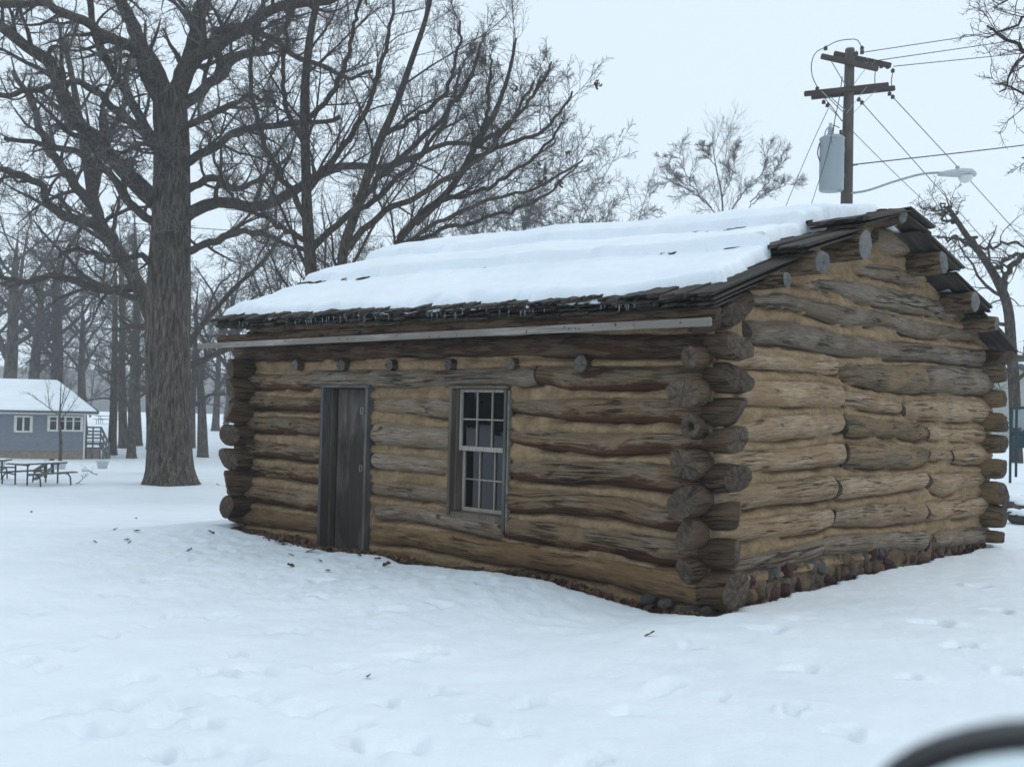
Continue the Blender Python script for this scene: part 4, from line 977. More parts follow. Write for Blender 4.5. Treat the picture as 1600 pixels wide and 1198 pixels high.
def main_oak():
    rng = np.random.RandomState(8); D = 23.5
    b = hit(266, 756); D = b[1]
    root = empty('oak_tree', tuple(b), label='big old oak with a massive furrowed trunk at the left of the cabin', cat='tree')
    px = D / F
    tr = [(266, 765, 41), (265, 735, 36), (264, 690, 34.5), (263, 600, 34), (263, 500, 33.5), (265, 420, 32), (267, 340, 30), (268, 260, 28), (267, 190, 26), (265, 140, 25)]
    P, R = resample([at(x, y, D) for x, y, r in tr], [r * px for x, y, r in tr], 60)
    off = np.array(root.location)
    v, f = rough_trunk(P, R, 36, 3, .06, .22)
    link('trunk', mesh_np('trunk', v - off, f, M['bark']), root)
    limbs = [
        ([(245, 315), (200, 270), (160, 230), (120, 190), (100, 150), (90, 120), (60, 85), (25, 60), (-10, 35), (-60, 0)], D, D - 3, (17, 8)),
        ([(255, 160), (228, 110), (215, 78), (160, 52), (120, 25), (70, 8), (0, 8)], D, D - 4, (14, 6)),
        ([(262, 150), (240, 110), (215, 60), (195, 15), (180, -40), (170, -110)], D, D + 1, (17, 9)),
        ([(272, 150), (288, 110), (300, 80), (310, 35), (322, -30), (330, -110)], D, D + 1.5, (18, 10)),
        ([(278, 160), (305, 98), (335, 75), (360, 55), (395, 38), (410, 22), (440, 8), (500, 0), (560, -12)], D, D - 3, (15, 6)),
        ([(335, 48), (385, 42), (430, 62), (460, 88), (490, 100), (540, 120), (585, 112)], D - 1, D - 2, (7, 3)),
        ([(250, 365), (225, 335), (200, 312), (180, 282), (150, 252), (110, 236), (60, 226), (8, 214)], D, D - 3, (9, 4)),
        ([(280, 345), (310, 324), (350, 318), (400, 320), (450, 303), (490, 277), (520, 259), (561, 259), (620, 256), (644, 246), (670, 232), (726, 225), (765, 232)], D, D + 1, (12, 3.5)),
        ([(280, 262), (305, 245), (330, 230), (365, 205), (420, 200), (480, 192), (530, 186)], D, D - 3, (9, 4)),
        ([(285, 400), (330, 378), (380, 362), (430, 372), (480, 395)], D, D - 4, (8, 3)),
        ([(250, 225), (210, 195), (175, 165), (130, 130), (60, 140), (0, 150)], D, D - 5, (9, 4)),
        ([(270, 200), (310, 190), (350, 170), (385, 150), (430, 160)], D, D - 4, (8, 3)),
        ([(262, 240), (240, 215), (200, 150), (180, 120), (150, 60), (140, 0), (130, -60)], D, D - 2, (10, 5)),
        ([(270, 180), (330, 130), (370, 90), (420, 70), (450, 30), (470, -40)], D, D + 3, (12, 5)),
        ([(250, 420), (215, 400), (170, 410), (130, 390), (90, 400)], D, D - 3, (7, 3)),
        ([(285, 300), (330, 280), (370, 295), (420, 270), (455, 240)], D, D + 3, (8, 3)),
        ([(262, 300), (255, 250), (240, 230), (215, 225), (190, 240)], D, D - 4, (8, 3)),
    ]
    LP, LR = [], []
    for i, (pts, d0, d1, r) in enumerate(limbs):
        p, rr_ = limb_px(pts, d0, d1, r); P, R = resample(p, rr_ * px * .82, 24)
        P = P + .08 * np.stack([vn(np.arange(24) * .6, i, 1, 5), vn(np.arange(24) * .6, i, 2, 5), vn(np.arange(24) * .6, i, 3, 5)], 1)
        v, f = tubes(P[None], R[None] * (1 + .12 * vn(np.arange(24) * .9, i, 7, 3))[None], 10)
        link('limb', mesh_np('limb', v - off, f, M['limb']), root)
        LP.append(P); LR.append(R)
    B = twig_levels(np.array(LP), np.array(LR), rng, OAK)
    v, f = join(B[:1]); tag(link('branches', mesh_np('branches', v - off, f, M['limb']), root), kind='stuff')
    v, f = join(B[1:]); tag(link('twigs', mesh_np('twigs', v - off, f, M['twig']), root), kind='stuff')
    # short epicormic sprouts on the trunk
    P = np.array([at(265, y, D) for y in np.linspace(620, 330, 24)]); R = np.full(24, .5)
    q, r_ = spawn(P[None], R[None], 46, 0, 1, 75, 100, .12, .04, 6, .2, .1, rng, lmin=.7, lmax=1.6, rmin=.010)
    B2 = [(q, r_, 4)] + twig_levels(q, r_, rng, [(6, .3, 1, 25, 65, .5, .6, 5, .25, .05, .006, 3, .4), (5, .2, 1, 25, 60, .5, .7, 3, .25, .05, .005, 3, .3)])
    v, f = join(B2); tag(link('sprouts', mesh_np('sprouts', v - off, f, M['twig']), root), kind='stuff')
    tips = B[2][0][:, -1]; sel = tips[rng.choice(len(tips), 150, False)]; mb = MB(); r = random.Random(2)
    for c in sel:
        V, fc = LEAF[r.randrange(6)]; mb.add((V * r.uniform(.09, .16)) @ rot3(r.uniform(0, 6), r.uniform(0, 6), r.uniform(0, 6)).T + c - off, fc)
    tag(mb.build('dead_leaves', M['leaf'], root), kind='stuff')
main_oak()

def custom_tree(name, base, stems, limbs, D, spec, seed, label, bark, twig, group=None, nests=0, rs_=.66, gn=.07):
    """tree whose stems and main limbs follow the survey; finer growth is grown from them"""
    rng = np.random.RandomState(seed); px = D / F * rs_; root = empty(name, tuple(base), label=label, cat='tree', group=group); off = np.array(base)
    TV = []; LP, LR = [], []
    for (pts, d1, r) in stems:
        p, rr_ = limb_px(pts, D, d1, r); P, R = resample(p, rr_ * px, 30); TV.append((P, R)); LP.append(P); LR.append(R)
    vs, fs, o = [], [], 0
    for (P, R) in TV:
        v, f = rough_trunk(P, R, 14, seed, .06, .0); vs.append(v); fs.append(f + o); o += len(v)
    link('trunk', mesh_np('trunk', np.concatenate(vs) - off, np.concatenate(fs), M[bark]), root)
    kn = np.arange(30) * .75; kk = np.minimum(1, np.arange(30) / 4.0)[:, None]
    for i, (pts, d1, r) in enumerate(limbs):
        p, rr_ = limb_px(pts, D, d1, r); P, R = resample(p, rr_ * px, 30)
        P = P + gn * kk * np.stack([vn(kn, i, 1, seed) + .4 * vn(kn * 2.3, i, 4, seed), vn(kn, i, 2, seed), vn(kn, i, 3, seed) + .4 * vn(kn * 2.3, i, 5, seed)], 1)
        v, f = tubes(P[None], R[None], 8); link('limb', mesh_np('limb', v - off, f, M[bark]), root); LP.append(P); LR.append(R)
    B = twig_levels(np.array(LP), np.array(LR), rng, spec)
    v, f = join(B[:1]); tag(link('branches', mesh_np('branches', v - off, f, M[bark]), root), kind='stuff')
    v, f = join(B[1:]); tag(link('twigs', mesh_np('twigs', v - off, f, M[twig]), root), kind='stuff')
    if nests:
        tips = B[1][0][:, -1]; mb = MB(); r = random.Random(seed)
        for c in tips[rng.choice(len(tips), nests, False)]:
            for _ in range(6):
                V, fc = LEAF[r.randrange(6)]; mb.add((V * r.uniform(.12, .22)) @ rot3(r.uniform(0, 6), r.uniform(0, 6), r.uniform(0, 6)).T + c - off + np.array([r.gauss(0, .07), r.gauss(0, .07), r.gauss(0, .07)]), fc)
        tag(mb.build('dead_leaves', M['leaf_dark'], root), kind='stuff')
    return root
UP = [(13, .12, 1.0, 25, 58, .35, .36, 9, .08, .16, .014, 5, .5), (8, .12, 1.0, 24, 56, .54, .45, 7, .11, .10, .009, 4, .4),
      (6, .12, 1.0, 22, 52, .55, .55, 5, .13, .06, .0065, 3, .35), (3, .2, 1.0, 20, 48, .55, .7, 3, .18, .06, .0042, 3, .3)]
def gbase(px, depth):
    p = at(px, 640, depth); return np.array([p[0], p[1], float(ground(p[0:1], p[1:2])[0])])
def pix_of(p):
    d = np.array([p[0], p[1], p[2] - E]); z = d @ FV; return 800 + F * (d @ RV) / z, 599 - F * (d @ UV_) / z
def stem_from(base, pts):
    x, y = pix_of(base); return [(x, y + 6)] + pts
b = gbase(492, 31)
custom_tree('oak_tree', b, [(stem_from(b, [(491, 500), (486, 420), (480, 330), (478, 250), (476, 150), (484, 60), (500, -20), (510, -80)]), 31, (17, 6))],
    [([(480, 345), (450, 290), (420, 240), (400, 180), (390, 110), (400, 40)], 29, (8, 3)), ([(479, 300), (520, 250), (560, 190), (590, 120), (610, 40), (620, -30)], 32, (9, 3)),
     ([(478, 230), (450, 170), (440, 110), (450, 40), (445, -40)], 30, (7, 3)), ([(478, 190), (520, 140), (545, 80), (560, 10), (575, -60)], 29, (7, 3)),
     ([(484, 380), (430, 350), (390, 330), (350, 290), (330, 230)], 29, (7, 3)), ([(485, 390), (540, 340), (600, 300), (650, 250), (700, 180), (720, 110)], 33, (9, 3))],
    31, UP, 21, 'upright dark oak standing just behind the left end of the cabin', 'limb', 'twig_dark', nests=5)
b = gbase(560, 30)
custom_tree('oak_tree', b, [(stem_from(b, [(540, 480), (535, 400), (560, 320), (590, 230), (620, 160), (645, 90), (668, 20), (680, -40)]), 30, (15, 4))],
    [([(540, 390), (580, 345), (650, 305), (710, 275), (760, 240), (800, 190), (830, 130)], 31, (9, 3)), ([(556, 330), (600, 270), (660, 215), (710, 160), (740, 110), (752, 70)], 29, (8, 3)),
     ([(540, 420), (600, 400), (690, 345), (770, 310), (850, 290), (910, 250)], 32, (7, 2.5)), ([(600, 210), (640, 190), (690, 150), (715, 90), (720, 30)], 30, (7, 2.5))],
    30, UP, 22, 'spreading oak behind the cabin roof whose limbs fan out to the right', 'limb', 'twig_dark', nests=6)
b = gbase(680, 33)
custom_tree('oak_tree', b, [(stem_from(b, [(625, 480), (626, 372), (660, 335), (700, 300), (745, 225), (780, 160), (800, 95), (806, 60)]), 33, (12, 3))],
    [([(650, 350), (690, 310), (720, 270), (790, 225), (850, 200), (880, 170), (895, 140)], 34, (8, 2.5)), ([(690, 310), (740, 300), (800, 270), (850, 230), (885, 190)], 32, (6, 2.5)),
     ([(730, 250), (760, 180), (765, 130), (770, 85)], 33, (6, 2.5)), ([(745, 230), (800, 190), (840, 140), (860, 100)], 34, (6, 2.5)), ([(640, 380), (720, 350), (800, 330), (860, 300), (900, 260)], 34, (6, 2))],
    33, UP, 23, 'leaning oak behind the middle of the cabin roof, its crown edge in the open sky', 'limb', 'twig_dark', nests=7)
b = gbase(266, 44)
custom_tree('oak_tree', b, [(stem_from(b, [(258, 560), (240, 500), (216, 445), (195, 410), (165, 365), (150, 330), (135, 250), (120, 160), (100, 60)]), 44, (17, 4))],
    [([(195, 405), (150, 350), (110, 342), (80, 320), (60, 285), (20, 270), (-30, 260)], 41, (10, 4)), ([(150, 330), (110, 280), (70, 220), (50, 160), (20, 110)], 43, (9, 4)), ([(145, 300), (160, 230), (190, 170), (200, 100)], 45, (8, 3)), ([(215, 450), (150, 450), (90, 430), (40, 440), (-20, 425)], 42, (8, 3))],
    44, OAK[:1] + [(7, .15, 1.0, 30, 70, .46, .55, 6, .22, .05, .012, 4, .45), (6, .15, 1.0, 30, 65, .46, .6, 4, .24, .04, .009, 3, .4)], 24, 'dark oak leaning left just behind the biggest trunk', 'limb', 'twig_dark', rs_=.95)
# gnarled oak behind the right slope of the cabin
b = gbase(1590, 34)
custom_tree('oak_tree', b, [(stem_from(b, [(1580, 540), (1572, 470), (1555, 432), (1535, 400), (1510, 368), (1492, 340), (1480, 322)]), 34, (13, 4))],
    [([(1568, 455), (1574, 425), (1592, 408), (1625, 395), (1680, 380)], 34, (8, 4)), ([(1560, 440), (1558, 420), (1575, 402), (1610, 400), (1640, 430)], 33, (5, 2.5)), ([(1535, 400), (1525, 385), (1500, 375), (1482, 372), (1468, 365)], 33, (5, 2)),
     ([(1512, 370), (1520, 372), (1535, 384), (1580, 380), (1600, 385), (1660, 370)], 35, (4, 2)), ([(1500, 350), (1485, 345), (1472, 340), (1480, 330), (1500, 335)], 34, (4, 1.5)), ([(1492, 340), (1478, 322), (1460, 326), (1440, 322)], 34, (3, 1.2))],
    34, [(9, .15, 1.0, 35, 80, .36, .42, 8, .26, .06, .012, 5, .4), (6, .15, 1.0, 30, 70, .48, .5, 6, .26, .04, .008, 4, .4), (5, .15, 1.0, 28, 62, .52, .6, 4, .24, .04, .006, 3, .4)], 26, 'gnarled oak rising behind the right slope of the cabin roof', 'limb', 'twig_dark', nests=0, rs_=.72, gn=.12)
# tree outside the frame on the right whose branch tips reach in
b = gbase(1840, 16)
custom_tree('maple_tree', b, [(stem_from(b, [(1840, 500), (1830, 250), (1820, 60), (1810, -150)]), 16, (40, 16))],
    [([(1825, 220), (1740, 140), (1660, 110), (1590, 75), (1540, 45)], 15, (14, 3)), ([(1830, 300), (1740, 230), (1670, 190), (1610, 150), (1560, 130)], 15, (12, 2)), ([(1820, 60), (1740, 20), (1680, 10), (1600, 30), (1545, 60)], 16, (12, 2)), ([(1822, 160), (1720, 90), (1650, 60), (1590, 100), (1560, 150)], 14, (10, 2)), ([(1835, 380), (1740, 340), (1680, 300), (1640, 260), (1600, 250)], 16, (9, 2)), ([(1815, -40), (1740, -60), (1660, -30), (1600, -10), (1550, 10)], 15, (10, 2))],
    16, [(8, .3, 1.0, 25, 60, .34, .4, 7, .16, .05, .008, 5, .5), (6, .15, 1.0, 22, 55, .45, .55, 5, .18, .05, .005, 4, .45), (5, .2, 1.0, 22, 55, .45, .6, 4, .2, .05, .004, 3, .4)], 27, 'bare maple at the right edge whose branch tips hang into the sky', 'limb', 'twig_dark', rs_=.5, gn=.05)

# prototypes for the woods behind, copied with shared meshes
def proto(seed, H, r0, spread, style, bark, twig):
    rng = np.random.RandomState(seed)
    K = 24; top = H * (.55 if style == 'oak' else .8)
    lean = rng.randn(2) * .04
    z = np.linspace(-.3, top, K); P = np.stack([lean[0] * z + .12 * vn(z * .25, seed, 1, seed), lean[1] * z + .12 * vn(z * .25, seed, 2, seed), z], 1); R = np.maximum(r0 * (1 - .62 * (z.clip(0) / top) ** .9) * ss(1.0, .72, z / top) ** .6, .012)
    v, f = rough_trunk(P, R, 12, seed, .06, .28)
    tm = mesh_np('trunk', v, f, M[bark])
    if style == 'oak':
        spec = [(11, .36, 1.0, 40, 78, spread, .55, 10, .13, .22, .03, 6, .3), (9, .15, 1.0, 30, 68, .46, .5, 7, .2, .08, .018, 4, .4), (7, .15, 1, 28, 60, .48, .55, 5, .2, .04, .012, 3, .4), (5, .2, 1, 25, 60, .48, .6, 3, .2, .06, .011, 3, .3)]
    elif style == 'vase':
        spec = [(14, .22, 1.0, 28, 60, spread, .46, 9, .11, .10, .02, 5, .35), (10, .2, 1, 25, 58, .46, .45, 6, .16, .07, .012, 4, .4), (8, .15, 1, 25, 55, .5, .5, 4, .18, .05, .009, 3, .4), (5, .2, 1, 22, 52, .5, .6, 3, .18, .05, .008, 3, .3)]
    else:
        spec = [(26, .22, 1.0, 50, 90, spread, .30, 8, .15, .08, .018, 5, .6), (8, .2, 1, 30, 60, .42, .5, 6, .16, .08, .014, 4, .4), (6, .15, 1, 26, 55, .46, .55, 4, .18, .06, .011, 3, .4), (4, .2, 1, 20, 50, .5, .6, 3, .2, .06, .010, 3, .3)]
    B = twig_levels(P[None], R[None], rng, spec)
    v, f = join(B); cm = mesh_np('crown', v, f, M[twig])
    return tm, cm
PR = {'oak1': proto(301, 17, .40, .62, 'oak', 'bark_far', 'twig_dark'), 'oak2': proto(302, 18, .36, .58, 'oak', 'bark_far', 'twig_dark'), 'tall1': proto(303, 18, .30, .30, 'tall', 'bark_far', 'twig_dark'), 'vase1': proto(304, 11, .15, .55, 'vase', 'bark_far', 'twig_dark')}
def place_tree(kind, px, depth, label, scale=1.0, rot=0.0, group='bare trees in the misty grove', trunk_px=None, y=None):
    if y is not None:
        p = hit(px, y); depth = p[1]
    else: p = gbase(px, depth)
    tm, cm = PR[kind]
    s = scale
    t = empty('bare_tree', tuple(p), rot, label=label, cat='tree', group=group)
    t.scale = (s, s, s)
    link('trunk', tm, t); link('crown', cm, t)
    return t
G1 = 'bare trees in the misty grove'
TREES = [  # kind, px, y of the foot or None, depth, scale, rot, label
    ('tall1', 178, 711, None, .92, 0.3, 'slim straight trunk just right of the blue house steps'),
    ('tall1', 194, 700, None, 1.12, 1.7, 'thicker straight trunk second from the blue house steps'),
    ('oak2', 207, 716, None, .78, 2.2, 'straight trunk third from the blue house steps, nearest to the big oak'),
    ('oak1', 317, 714, None, .86, 4.0, 'tapering trunk between the big oak and the cabin'),
    ('tall1', 298, 700, None, .85, 3.1, 'slender trunk half hidden behind the right side of the big oak'),
    ('oak2', 335, 673, None, 1.0, 5.2, 'forked trunk by the far picnic table'),
    ('oak1', 353, 666, None, .72, 0.9, 'thin trunk beside the cabin left corner by the far picnic table'),
    ('oak1', 48, None, 82, 1.35, 0.4, 'broad dark trunk rising behind the blue house roof'),
    ('oak2', 132, None, 84, 1.15, 2.9, 'pale leaning trunk behind the sloped end of the blue house roof'),
    ('oak2', 10, None, 75, 1.59, 1.0, 'grey tree at the far left behind the blue house'),
    ('oak1', 90, None, 84, 1.59, 3.3, 'grey tree behind the blue house ridge end'),
    ('tall1', 216, None, 75, 1.22, 2.0, 'thin trunk seen beyond the three straight trunks'),
    ('oak1', 235, 702, None, 0.98, 5.5, 'trunk mostly hidden behind the left side of the big oak'),
]
for (k, px, y, dep, s, rot, lab) in TREES: place_tree(k, px, dep, lab, s, rot, y=y)
G2 = 'hazy trees far behind the cabin'
far = random.Random(77)
for i, (px, dep, k, s) in enumerate([(380, 70, 'oak1', 1.25), (440, 58, 'oak2', 1.1), (520, 66, 'oak1', 1.2), (600, 60, 'oak2', 1.05), (660, 72, 'oak1', 1.2), (720, 66, 'oak2', 1.05), (775, 70, 'vase1', 1.75), (830, 66, 'vase1', 1.65), (880, 64, 'vase1', 1.5), (560, 80, 'oak1', 1.3), (700, 84, 'oak2', 1.25), (925, 68, 'vase1', 1.45), (960, 76, 'vase1', 1.5), (800, 90, 'oak1', 1.3), (-60, 80, 'oak1', 1.3), (-160, 70, 'oak2', 1.1), (640, 95, 'oak2', 1.5), (860, 95, 'oak1', 1.25)]):
    place_tree(k, px, dep, 'hazy bare tree in the thicket behind the cabin roof', s, far.uniform(0, 6), G2)
b = gbase(1140, 60)
custom_tree('maple_tree', b, [(stem_from(b, [(1136, 420), (1130, 345), (1127, 300), (1120, 268), (1115, 238), (1113, 214)]), 60, (4.2, .8))],
    [([(1131, 350), (1108, 322), (1082, 300), (1055, 286), (1030, 284)], 60, (2.4, .6)), ([(1112, 325), (1086, 296), (1068, 262), (1058, 228)], 61, (2.0, .6)), ([(1128, 310), (1141, 282), (1148, 252), (1150, 226)], 59, (1.8, .6)),
     ([(1133, 345), (1160, 304), (1180, 285), (1194, 258), (1200, 226)], 60, (2.4, .6)), ([(1172, 316), (1188, 300), (1210, 272), (1224, 240)], 61, (2.0, .6)), ([(1165, 330), (1195, 302), (1228, 290), (1252, 284)], 60, (1.8, .6)), ([(1120, 262), (1104, 240), (1092, 222)], 60, (1.4, .5)), ([(1080, 300), (1050, 268), (1036, 248)], 60, (1.4, .5))],
    60, [(13, .2, 1.0, 24, 56, .24, .5, 8, .06, .10, .018, 4, .45), (8, .15, 1, 22, 48, .62, .5, 5, .06, .06, .011, 3, .25), (5, .2, 1, 20, 44, .66, .6, 4, .07, .04, .008, 3, .25), (2, .3, 1, 18, 40, .7, .7, 3, .07, .03, .006, 3, .3)], 29, 'pale bare tree with three rounded crowns above the roof ridge', 'twig', 'twig', rs_=.5, gn=.08)
G4 = 'distant trees on the far side of the flats'
for i in range(34):
    a = math.radians(far.uniform(-34, 30)); d = far.uniform(130, 215)
    x, y = d * math.sin(a), d * math.cos(a)
    t = empty('bare_tree', (x, y, float(ground(np.array([x]), np.array([y]))[0])), far.uniform(0, 6), label='small misty tree on the far side of the frozen flats', cat='tree', group=G4)
    s = far.uniform(.7, 1.15); t.scale = (s, s, s)
    tm, cm = PR[far.choice(['oak1', 'oak2', 'vase1'])]; link('trunk', tm, t); link('crown', cm, t)
# sapling before the blue house
def sapling():
    rng = np.random.RandomState(5); b = hit(94, 720); D = b[1]; px = D / F
    root = empty('sapling', tuple(b), label='young bare tree in front of the blue house windows', cat='tree')
    P, R = resample([at(x, y, D) for x, y in ((94, 724), (95, 690), (93, 655), (94, 635), (95, 610), (96, 592))], [3.0 * px, 2.6 * px, 2.0 * px, 1.1 * px, .7 * px, .4 * px], 16)
    v, f = rough_trunk(P, R, 8, 2, .03); off = np.array(root.location); link('trunk', mesh_np('trunk', v - off, f, M['bark_far']), root)
    L, LR = [], []
    for pts in ([(94, 650), (80, 640), (75, 615), (72, 597)], [(94, 648), (100, 630), (108, 612), (112, 596)], [(95, 655), (108, 640), (118, 625), (125, 615)], [(94, 640), (99, 620), (101, 600)], [(93, 650), (70, 632), (50, 618), (40, 612)]):
        p, r_ = resample([at(x, y, D) for x, y in pts], np.linspace(.75, .3, len(pts)) * px, 10); L.append(p); LR.append(r_)
    B = [(np.array(L), np.array(LR), 5)] + twig_levels(np.array(L), np.array(LR), rng, [(7, .2, 1, 20, 50, .4, .5, 5, .1, .1, .009, 3, .4), (4, .2, 1, 20, 50, .45, .6, 3, .1, .1, .007, 3, .4)])
    v, f = join(B); link('crown', mesh_np('crown', v - off, f, M['twig_dark']), root)
sapling()
# dark spruces outside the frame on the left: they are what the window panes mirror above the snow
def spruce():
    V, Fc, o = [], [], 0; r = np.random.RandomState(4); mb = MB()
    for i in range(26):
        z = .6 + i * .32; R = 2.6 * (1 - i / 27)
        for j in range(13):
            a = j * 2 * math.pi / 13 + r.uniform(0, .5); ca, sa = math.cos(a), math.sin(a); rr2 = R * r.uniform(.75, 1.1); w = .32
            tip = np.array([ca * rr2, sa * rr2, z - .35 * rr2]); ro = np.array([0, 0, z + .25]); sdv = np.array([-sa, ca, 0]) * w
            mid = (tip + ro) / 2 + np.array([0, 0, .08])
            mb.add([ro, mid - sdv, tip, mid + sdv, mid - np.array([0, 0, .22])], [(0, 1, 2), (0, 2, 3), (1, 4, 2), (4, 3, 2)])
    mb.lathe([(2.0, .5), (1.9, 1.0), (1.5, 3), (1.0, 5.2), (.5, 7.4), (.05, 8.9)], n=12)
    return mb.mesh('crown', M['needles'])
sm = spruce(); tmk = MB().tube([(0, 0, -.3), (0, 0, 4)], [.16, .1], 8).mesh('trunk', M['bark_far'])
for i in range(9):
    x, y = -58 + far.uniform(-3, 3), -16 + i * 4.4 + far.uniform(-.8, .8)
    t = empty('spruce_tree', (x, y, float(ground(np.array([x]), np.array([y]))[0])), far.uniform(0, 6), label='dark spruce in the row that the cabin window mirrors', cat='tree', group='row of dark spruces')
    s = far.uniform(.7, 1.0); t.scale = (s, s, s); link('crown', sm, t); link('trunk', tmk, t)

# ------------------------------------------------------------------ blue house on the left
def blue_house():
    b = hit(60, 717); D = b[1]; px = D / F; gz = b[2]; ha = math.radians(22.0)
    hx_, hy_ = np.array([math.cos(ha), math.sin(ha), 0]), np.array([-math.sin(ha), math.cos(ha), 0])
    def q(x, y, d=0.0):                     # house-local point on the plane d behind its front, with the house origin added back
        r_ = ray(x, y); t = (b @ hy_ + d) / (r_ @ hy_); P_ = r_ * t - np.array([b[0], b[1], 0])
        return np.array([P_ @ hx_, P_ @ hy_, P_[2] + E]) + np.array([b[0], b[1], 0])
    root = empty('blue_house', (b[0], b[1], gz), ha, label='low blue sided house with a snow covered hip roof', cat='house'); off = np.array(root.location)
    cr_ = q(131, 716); zt = q(131, 648)[2]; zf = q(131, 704)[2]; x1 = cr_[0] - off[0]; x0 = x1 - 11.5; y0 = 0.0; y1 = 7.5
    zt -= gz; zf -= gz
    def P(name, x0, x1, y0, y1, z0, z1, mat, parent=root, bev=0): return boxpart(name, x0, x1, y0, y1, z0, z1, mat, parent, bev)
    P('foundation', x0 + .02, x1 - .02, y0 + .03, y1 - .03, -.6, zf, 'concrete')
    P('wall', x0, x1, y0 + .02, y1, zf, zt, 'siding')
    n = int((zt - zf - .02) / .13)
    for i in range(n):
        z = zf + .005 + i * .13; mb = MB(); mb.add([(x0, -.012, z), (x1 - .06, -.012, z), (x1 - .06, .016, z + .128), (x0, .016, z + .128), (x0, .018, z), (x1 - .06, .018, z)], [(0, 1, 2, 3), (0, 4, 5, 1)]); mb.build('plank', M['siding'], root)
    P('corner_trim', x1 - .06, x1 + .03, -.03, .08, 0, zt, 'white')
    ze = zt + .02; ov = .55; rx0, rx1 = x0 - ov, q(155, 646)[0] - off[0]; ry0, ry1 = -ov, y1 + ov; zr = q(92, 596, 3.7)[2] - gz; hx = q(92, 596, 3.7)[0] - off[0]; ym = (y0 + y1) / 2
    P('soffit', rx0 + .05, rx1 - .05, ry0 + .05, ry1 - .05, ze - .02, ze + .06, 'white')
    P('fascia', rx0, rx1, ry0, ry1, ze + .06, ze + .15, 'roofdark')
    mb = MB(); z = ze + .15
    mb.add([(rx0, ry0, z), (rx1, ry0, z), (rx1, ry1, z), (rx0, ry1, z), (rx0, ym, zr), (hx, ym, zr)], [(0, 1, 5, 4), (1, 2, 5), (2, 3, 4, 5), (3, 0, 4), (0, 3, 2, 1)]); roof = mb.build('roof', M['roofdark'], root)
    mb = MB(); h = .16; i = .10
    mb.add([(rx0, ry0 + i, z + .03), (rx1 - i, ry0 + i, z + .03), (rx1 - i, ry1 - i, z + .03), (rx0, ry1 - i, z + .03), (rx0, ym, zr + h * .6), (hx - .1, ym, zr + h * .6), (rx0, ry0 + i + .15, z + .05 + h), (rx1 - i - .2, ry0 + i + .15, z + .05 + h), (rx1 - i - .2, ry1 - i - .15, z + .05 + h), (rx0, ry1 - i - .15, z + .05 + h)],
        [(0, 1, 7, 6), (6, 7, 5, 4), (1, 2, 8, 7), (7, 8, 5), (2, 3, 9, 8), (8, 9, 4, 5)]); mb.build('snow_cover', M['snow'], roof)
    def window(xa, xb, ya, yb, n, bars):
        a = q(xa, yb); c = q(xb, ya); X0, X1, Z0_, Z1_ = a[0] - off[0], c[0] - off[0], a[2] - gz, c[2] - gz
        w = empty('window', (0, 0, 0)); w.parent = root; fr = .10
        P('frame', X0 - fr, X1 + fr, -.045, .0, Z1_, Z1_ + fr, 'white', w); P('frame', X0 - fr, X1 + fr, -.06, .0, Z0_ - fr, Z0_, 'white', w)
        xs_ = np.linspace(X0, X1, n + 1)
        for j, x in enumerate(xs_): P('frame', x - fr * (1 if j == 0 else .5), x + fr * (1 if j == n else .5), -.045, .0, Z0_ + .001, Z1_ - .001, 'white', w)
        for a_, b_ in zip(xs_[:-1], xs_[1:]):
            P('pane', a_ + fr * .5, b_ - fr * .5, -.012, -.006, Z0_, Z1_, 'glass', w)
            if bars: P('muntin', a_ + fr * .5, b_ - fr * .5, -.03, -.012, Z1_ - .28 * (Z1_ - Z0_) - .02, Z1_ - .28 * (Z1_ - Z0_) + .02, 'white', w)
    window(24.5, 48.5, 652, 672.5, 2, False); window(76.5, 127.5, 652.5, 671, 4, True)
    # back porch with rails and steps on the right end
    pz = q(140, 692)[2] - gz; pe = q(157, 690)[0] - off[0]; xa = x1 + .04
    P('porch_base', xa, pe, .6, 2.2, -.4, pz - .35, 'concrete'); P('porch_deck', xa, pe, .5, 2.4, pz - .12, pz, 'greywood')
    for x in (xa + .05, (xa + pe) / 2, pe): P('porch_post', x - .05, x + .05, .52, .62, -.2, pz + .95, 'greywood')
    for z in (.22, .42, .62, .85): P('porch_rail', xa, pe + .06, .49, .53, pz + z, pz + z + .1, 'greywood')
    P('porch_snow', xa, pe, .55, 2.35, pz + .002, pz + .06, 'snow')
    sx = q(170, 713)[0] - off[0]; mb = MB()
    for i in range(4):
        t = (i + .5) / 4; x = pe + (sx - pe) * t; z = pz * (1 - t)
        P('step', x - .16, x + .16, .6, 1.9, z - .06, z, 'greywood')
    for (dy) in (.6, 1.9):
        for (za, zb_, w_, h_) in ((pz + .9, .85, .06, .12), (pz + .45, .4, .05, .1), (pz - .05, -.1, .05, .22)): MB().bar((pe, dy, za), (sx, dy, zb_), w_, h_).build('stair_rail', M['greywood'], root)

    for t in (.35, .68, 1.0):
        x = pe + (sx - pe) * t; P('stair_post', x - .05, x + .05, .55, .65, -.2, pz * (1 - t) + .95, 'greywood')
blue_house()

